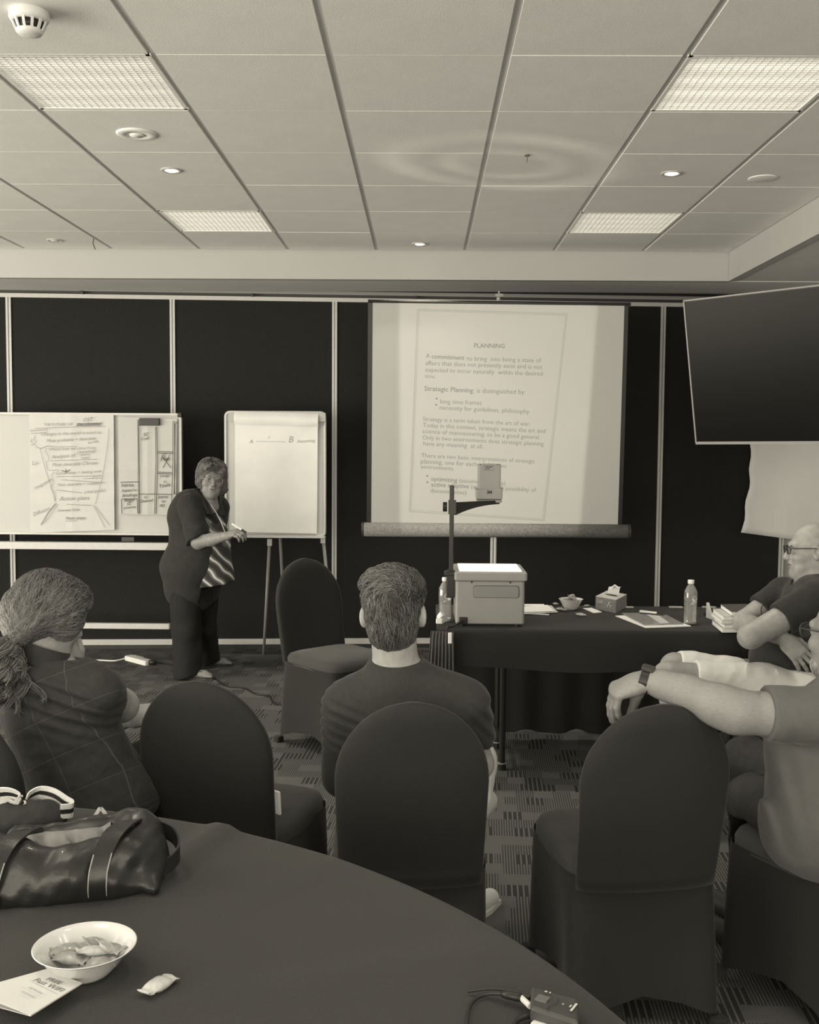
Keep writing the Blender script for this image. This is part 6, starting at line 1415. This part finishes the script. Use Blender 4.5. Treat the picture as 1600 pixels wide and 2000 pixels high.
# ===== standing woman at the flip chart
def woman_standing():
    Yc = 7.05; t = thing('person', 'older woman standing with a marker beside the flip chart, looking at the room', 'person', (at(385, 1100, Yc)[0], 7.10, 0))
    P = lambda px, py, Y=7.05: at(px, py, Y)
    hc = P(413, 934, 6.98); R = frame(V(.34, -.93, -.10), V(.10, 0, 1)); H = unit(V(.88, -.47, 0)); Lr = V(-H[1], H[0], 0)*-1
    nb = P(402, 972, 7.02)
    sR, eR, wR = P(374, 996, 6.92), P(388, 1058, 6.84), P(446, 1046, 6.70)
    sL, eL, wL = P(425, 992, 7.18), P(418, 1066, 7.30), P(432, 1090, 7.10)
    BR = np.stack([-Lr, H, V(0, 0, 1)], 1)
    torso = [ell(P(374, 1010), (.155, .125, .15), BR, .06), cone(nb+V(0, 0, -.02), P(372, 985, 6.98), .06, .075, .06), cone(nb+V(0, 0, -.02), P(412, 985, 7.16), .055, .065, .06), ell(P(391, 1062), (.185, .185, .17), BR, .08), ell(P(378, 1108), (.185, .195, .14), BR, .08)]
    skirtpart = [cone(P(378, 1115), P(376, 1140), .185, .172, .06)]
    upR = [cone(sR, eR, .062, .052, .03)]
    skin = head_prims(hc, R, .98, old=1, wide=1.06)+[cone(hc+R @ V(0, -.03, -.06), nb+V(.0, 0, -.04), .055, .062, .03), cone(hc+R @ V(0, .03, -.10), nb+H*.05+V(0, 0, -.06), .035, .05, .03)]+[inflate(p, -.03) for p in torso]+upR+\
        chain([eR, eR*.55+wR*.45+V(0, 0, -.004), wR], [.046, .040, .027])+hand_prims(wR, unit(P(472, 1034, 6.62)-wR), V(-.25, -.45, .85), 1, (.8, .9, .5), .95, .05, .45)+chain([sL, eL, wL], [.05, .042, .03])
    feet = []
    f1, f2 = on(372, 1325), on(409, 1302)
    dd = (unit(V(1, -.10, 0)), unit(V(.95, .25, 0)))
    for b, d in zip((f1, f2), dd):
        s_ = np.cross((0, 0, 1), d); b = b*V(1, 1, 0)
        feet += [cone(b+V(0, 0, .045), b+V(0, 0, .16), .036, .034, .02), cone(b+d*-.03+V(0, 0, .040), b+d*.10+V(0, 0, .034), .028, .026, .03), cone(b+d*.03+V(0, 0, .03), b+d*.125+V(0, 0, .026), .030, .026, .03, (V(0, 0, 1), .55))]
        for k in range(5):
            a = b+d*(.125-.007*abs(k-1.2))+s_*(-.030+.015*k)*1.0+V(0, 0, .026); ln = (.036, .030, .026, .022, .018)[k if b is f1 else k]; feet.append(cone(a, a+d*ln+V(0, 0, -.004), .0085 if k else .011, .0075, .006))
    lg = [cone(f1*V(1, 1, 0)+V(0, 0, .14), P(366, 1230, 6.98), .034, .05, .02), cone(f2*V(1, 1, 0)+V(0, 0, .14), P(396, 1228, 7.22), .034, .05, .02), cone(P(366, 1230, 6.98), P(366, 1130, 7.0), .05, .08, .03), cone(P(396, 1228, 7.22), P(394, 1130, 7.14), .05, .08, .03)]
    soft('body', skin+feet+lg, M_SKINO, t, .0042)
    eyes(t, hc, R, .98); mouth(t, hc, R, .98)
    M_PANT = mat('dark_trousers', .022, .85, .2, var=.1, vscale=40)
    hR, hL = P(362, 1140, 6.99), P(398, 1140, 7.16); kR, kL = P(366, 1230, 6.98), P(396, 1228, 7.22); oR, oL = P(366, 1312, 6.985), P(404, 1290, 7.34)
    soft('trousers', [ell(P(376, 1132), (.15, .145, .11), BR, .06)]+chain([hR, kR, oR], [.118, .095, .098], .03)+chain([hL, kL, oL], [.115, .092, .092], .03), M_PANT, t, .007, clips=(half(oR+V(0, 0, -.03), V(.2, 0, -1)),), noise=wrinkle(51, .006, 16, aniso=(1, 1, .35)))
    # dark patterned top, seen in the open front of the jacket
    M_TOP = bpy.data.materials.new('curve_patterned_top'); M_TOP.use_nodes = True; nt = M_TOP.node_tree; b = nt.nodes['Principled BSDF']; b.inputs['Roughness'].default_value = .8
    tc = nt.nodes.new('ShaderNodeTexCoord'); mp = nt.nodes.new('ShaderNodeMapping'); mp.inputs['Rotation'].default_value = (.2, .75, 0); nt.links.new(tc.outputs['Object'], mp.inputs[0])
    wv = nt.nodes.new('ShaderNodeTexWave'); wv.inputs['Scale'].default_value = 4.8; wv.inputs['Distortion'].default_value = 5.5; wv.inputs['Detail'].default_value = 1; wv.inputs['Detail Scale'].default_value = 1.1; nt.links.new(mp.outputs[0], wv.inputs['Vector'])
    cr = nt.nodes.new('ShaderNodeValToRGB'); e = cr.color_ramp.elements; e[0].color = (.03, .03, .03, 1); e[0].position = .0; e[1].color = (.60, .60, .60, 1); e[1].position = .95
    for p_, c_ in ((.45, .04), (.58, .12), (.90, .15)): x = e.new(p_); x.color = (c_, c_, c_, 1)
    nt.links.new(wv.outputs[0], cr.inputs[0]); nt.links.new(cr.outputs[0], b.inputs['Base Color'])
    top = [inflate(p, .000) for p in torso]+[cone(P(398, 1040), P(408, 1128, 7.02), .165, .185, .06, (Lr, .8))]
    neck = lambda X, Y, Z: -(np.sqrt((X-nb[0]-.07)**2+(Y-nb[1]+.06)**2+((Z-nb[2]+.02)*.55)**2)-.085)
    soft('patterned_top', top, M_TOP, t, .006, clips=(neck, half(P(430, 1140, 6.98), V(.15, 0, -1))), noise=wrinkle(52, .003, 22, aniso=(1, 1, .4)))
    jk = [inflate(p, .022) for p in torso+skirtpart]+[cone(sL, eL, .08, .075, .05)]
    fx = (nb+H*.05); ce = eR*.94+sR*.06
    def opening(X, Y, Z):               # the jacket hangs open down the front
        f = (X-nb[0])*H[0]+(Y-nb[1])*H[1]; l = (X-nb[0])*Lr[0]+(Y-nb[1])*Lr[1]; z = Z-nb[2]
        c = .02+.01*np.clip(-z*2, 0, 1); wd = .050+.05*np.clip(-z, 0, .6)
        return -np.maximum(np.maximum(np.abs(l-c)-wd, .02-f), z-.25)
    neck2 = lambda X, Y, Z: -(np.sqrt((X-nb[0]-.02)**2+(Y-nb[1]+.015)**2+((Z-nb[2]-.06)*.7)**2)-.085)
    wr = wrinkle(53, .005, 15, aniso=(1, 1, .7))
    def wrj(Q):
        d = wr(Q); s = np.exp(-np.sum((Q-(eR*.7+sR*.3))**2, 1)/.011); return d+.010*s*np.sin(Q[:, 2]*75+Q[:, 0]*25)
    M_JK = mat('dark_linen_jacket', .036, .85, .15, sheen=.1, bump=.25, bscale=250, var=.12, vscale=60)
    soft('jacket', jk, M_JK, t, .007, clips=(opening, neck2), noise=wrj)
    soft('sleeve', [cone(sR+V(-.01, 0, .02), ce, .088, .082, .05)], M_JK, t, .006, clips=(half(ce, (eR-sR)+V(.05, 0, 0)),), noise=wrj)
    mb = MB(); pts = smooth_path([nb+H*.10+Lr*.075+V(0, 0, -.10), nb+H*.045+Lr*.080+V(0, 0, -.01), nb-H*.03+Lr*.07+V(0, 0, .035), nb-H*.075+V(0, 0, .045), nb-H*.03-Lr*.07+V(0, 0, .035), nb+H*.05-Lr*.055+V(0, 0, -.01), nb+H*.115-Lr*.03+V(0, 0, -.12)], 8)
    mb.ribbon(pts, [unit(unit((p-nb)*V(1, 1, 0))*.6+V(0, 0, -.8)) for p in pts], .055, .007); mb.build('collar', M_JK, t, smooth=True)
    mb = MB(); mb.tube(smooth_path([nb+H*.05+Lr*.05, nb+H*.135+Lr*.035+V(0, 0, -.12), nb+H*.20+Lr*.03+V(0, 0, -.25)], 8), .003, 6); mb.build('necklace', M_ALU, t)
    L = lambda x, y, z: hc+R @ V(x, y, z)
    hp = [ell(L(0, -.022, .045), (.092, .104, .088), R, .02), ell(L(-.068, -.010, -.018), (.030, .062, .070), R, .03), ell(L(.066, -.012, -.010), (.026, .058, .062), R, .03), ell(L(0, -.07, -.02), (.082, .05, .08), R, .03), ell(L(-.078, .0, -.055), (.028, .04, .035), R, .03), ell(L(0, .050, .083), (.072, .048, .034), R, .03), ell(L(-.05, .05, .055), (.032, .045, .04), R, .02)]
    def flow(p):
        q = R.T @ (p-hc); g = V(np.sign(q[0]-.015)*.7, .35 if q[1] > 0 else -.2, -.75 if q[2] < .09 else -.1); return R @ g
    hair(t, hp, M_HAIRE, flow, 2400, 9, .011, .0017, 15, clips=(lambda X, Y, Z: .080-np.sqrt(((X-L(.004, .110, -.034)[0]))**2+((Y-L(.004, .110, -.034)[1]))**2+((Z-L(.004, .110, -.034)[2])*.80)**2),), noise=wrinkle(54, .004, 90), lift=.007, wave=.3)
    glasses(t, hc, R, mat('thin_light_frame', .45, .3, .5, metal=.4), 1.0, .0017, .026, .020, -.002)
    # sandals
    for b, d in zip((f1, f2), dd):
        b = b*V(1, 1, 0); s_ = np.cross((0, 0, 1), d); mb = MB()
        mb.prism([b+d*u+s_*v for u, v in ((-.075, -.022), (-.045, -.036), (.05, -.036), (.12, -.046), (.165, -.032), (.172, .0), (.14, .036), (.05, .036), (-.045, .034), (-.078, .02))], V(0, 0, .013)); so = mb.build('sandal', mat('dark_sandal', .05, .6, .3), t)
        mb = MB(); k0 = b+d*.105+s_*-.012+V(0, 0, .034)
        for sg in (-1, 1): mb.ribbon(smooth_path([k0, b+d*.065+s_*.022*sg+V(0, 0, .055), b+d*.02+s_*.040*sg+V(0, 0, .012)], 6), d, .009, .003)
        mb.build('thong', mat('dark_sandal', .05), so)
    # marker held in her hand
    tip = P(481, 1040, 6.62); tail = P(453, 1023, 6.64); marker(tail, tip, 'marker pen held in the right hand of the standing woman', r=.0062)
woman_standing()
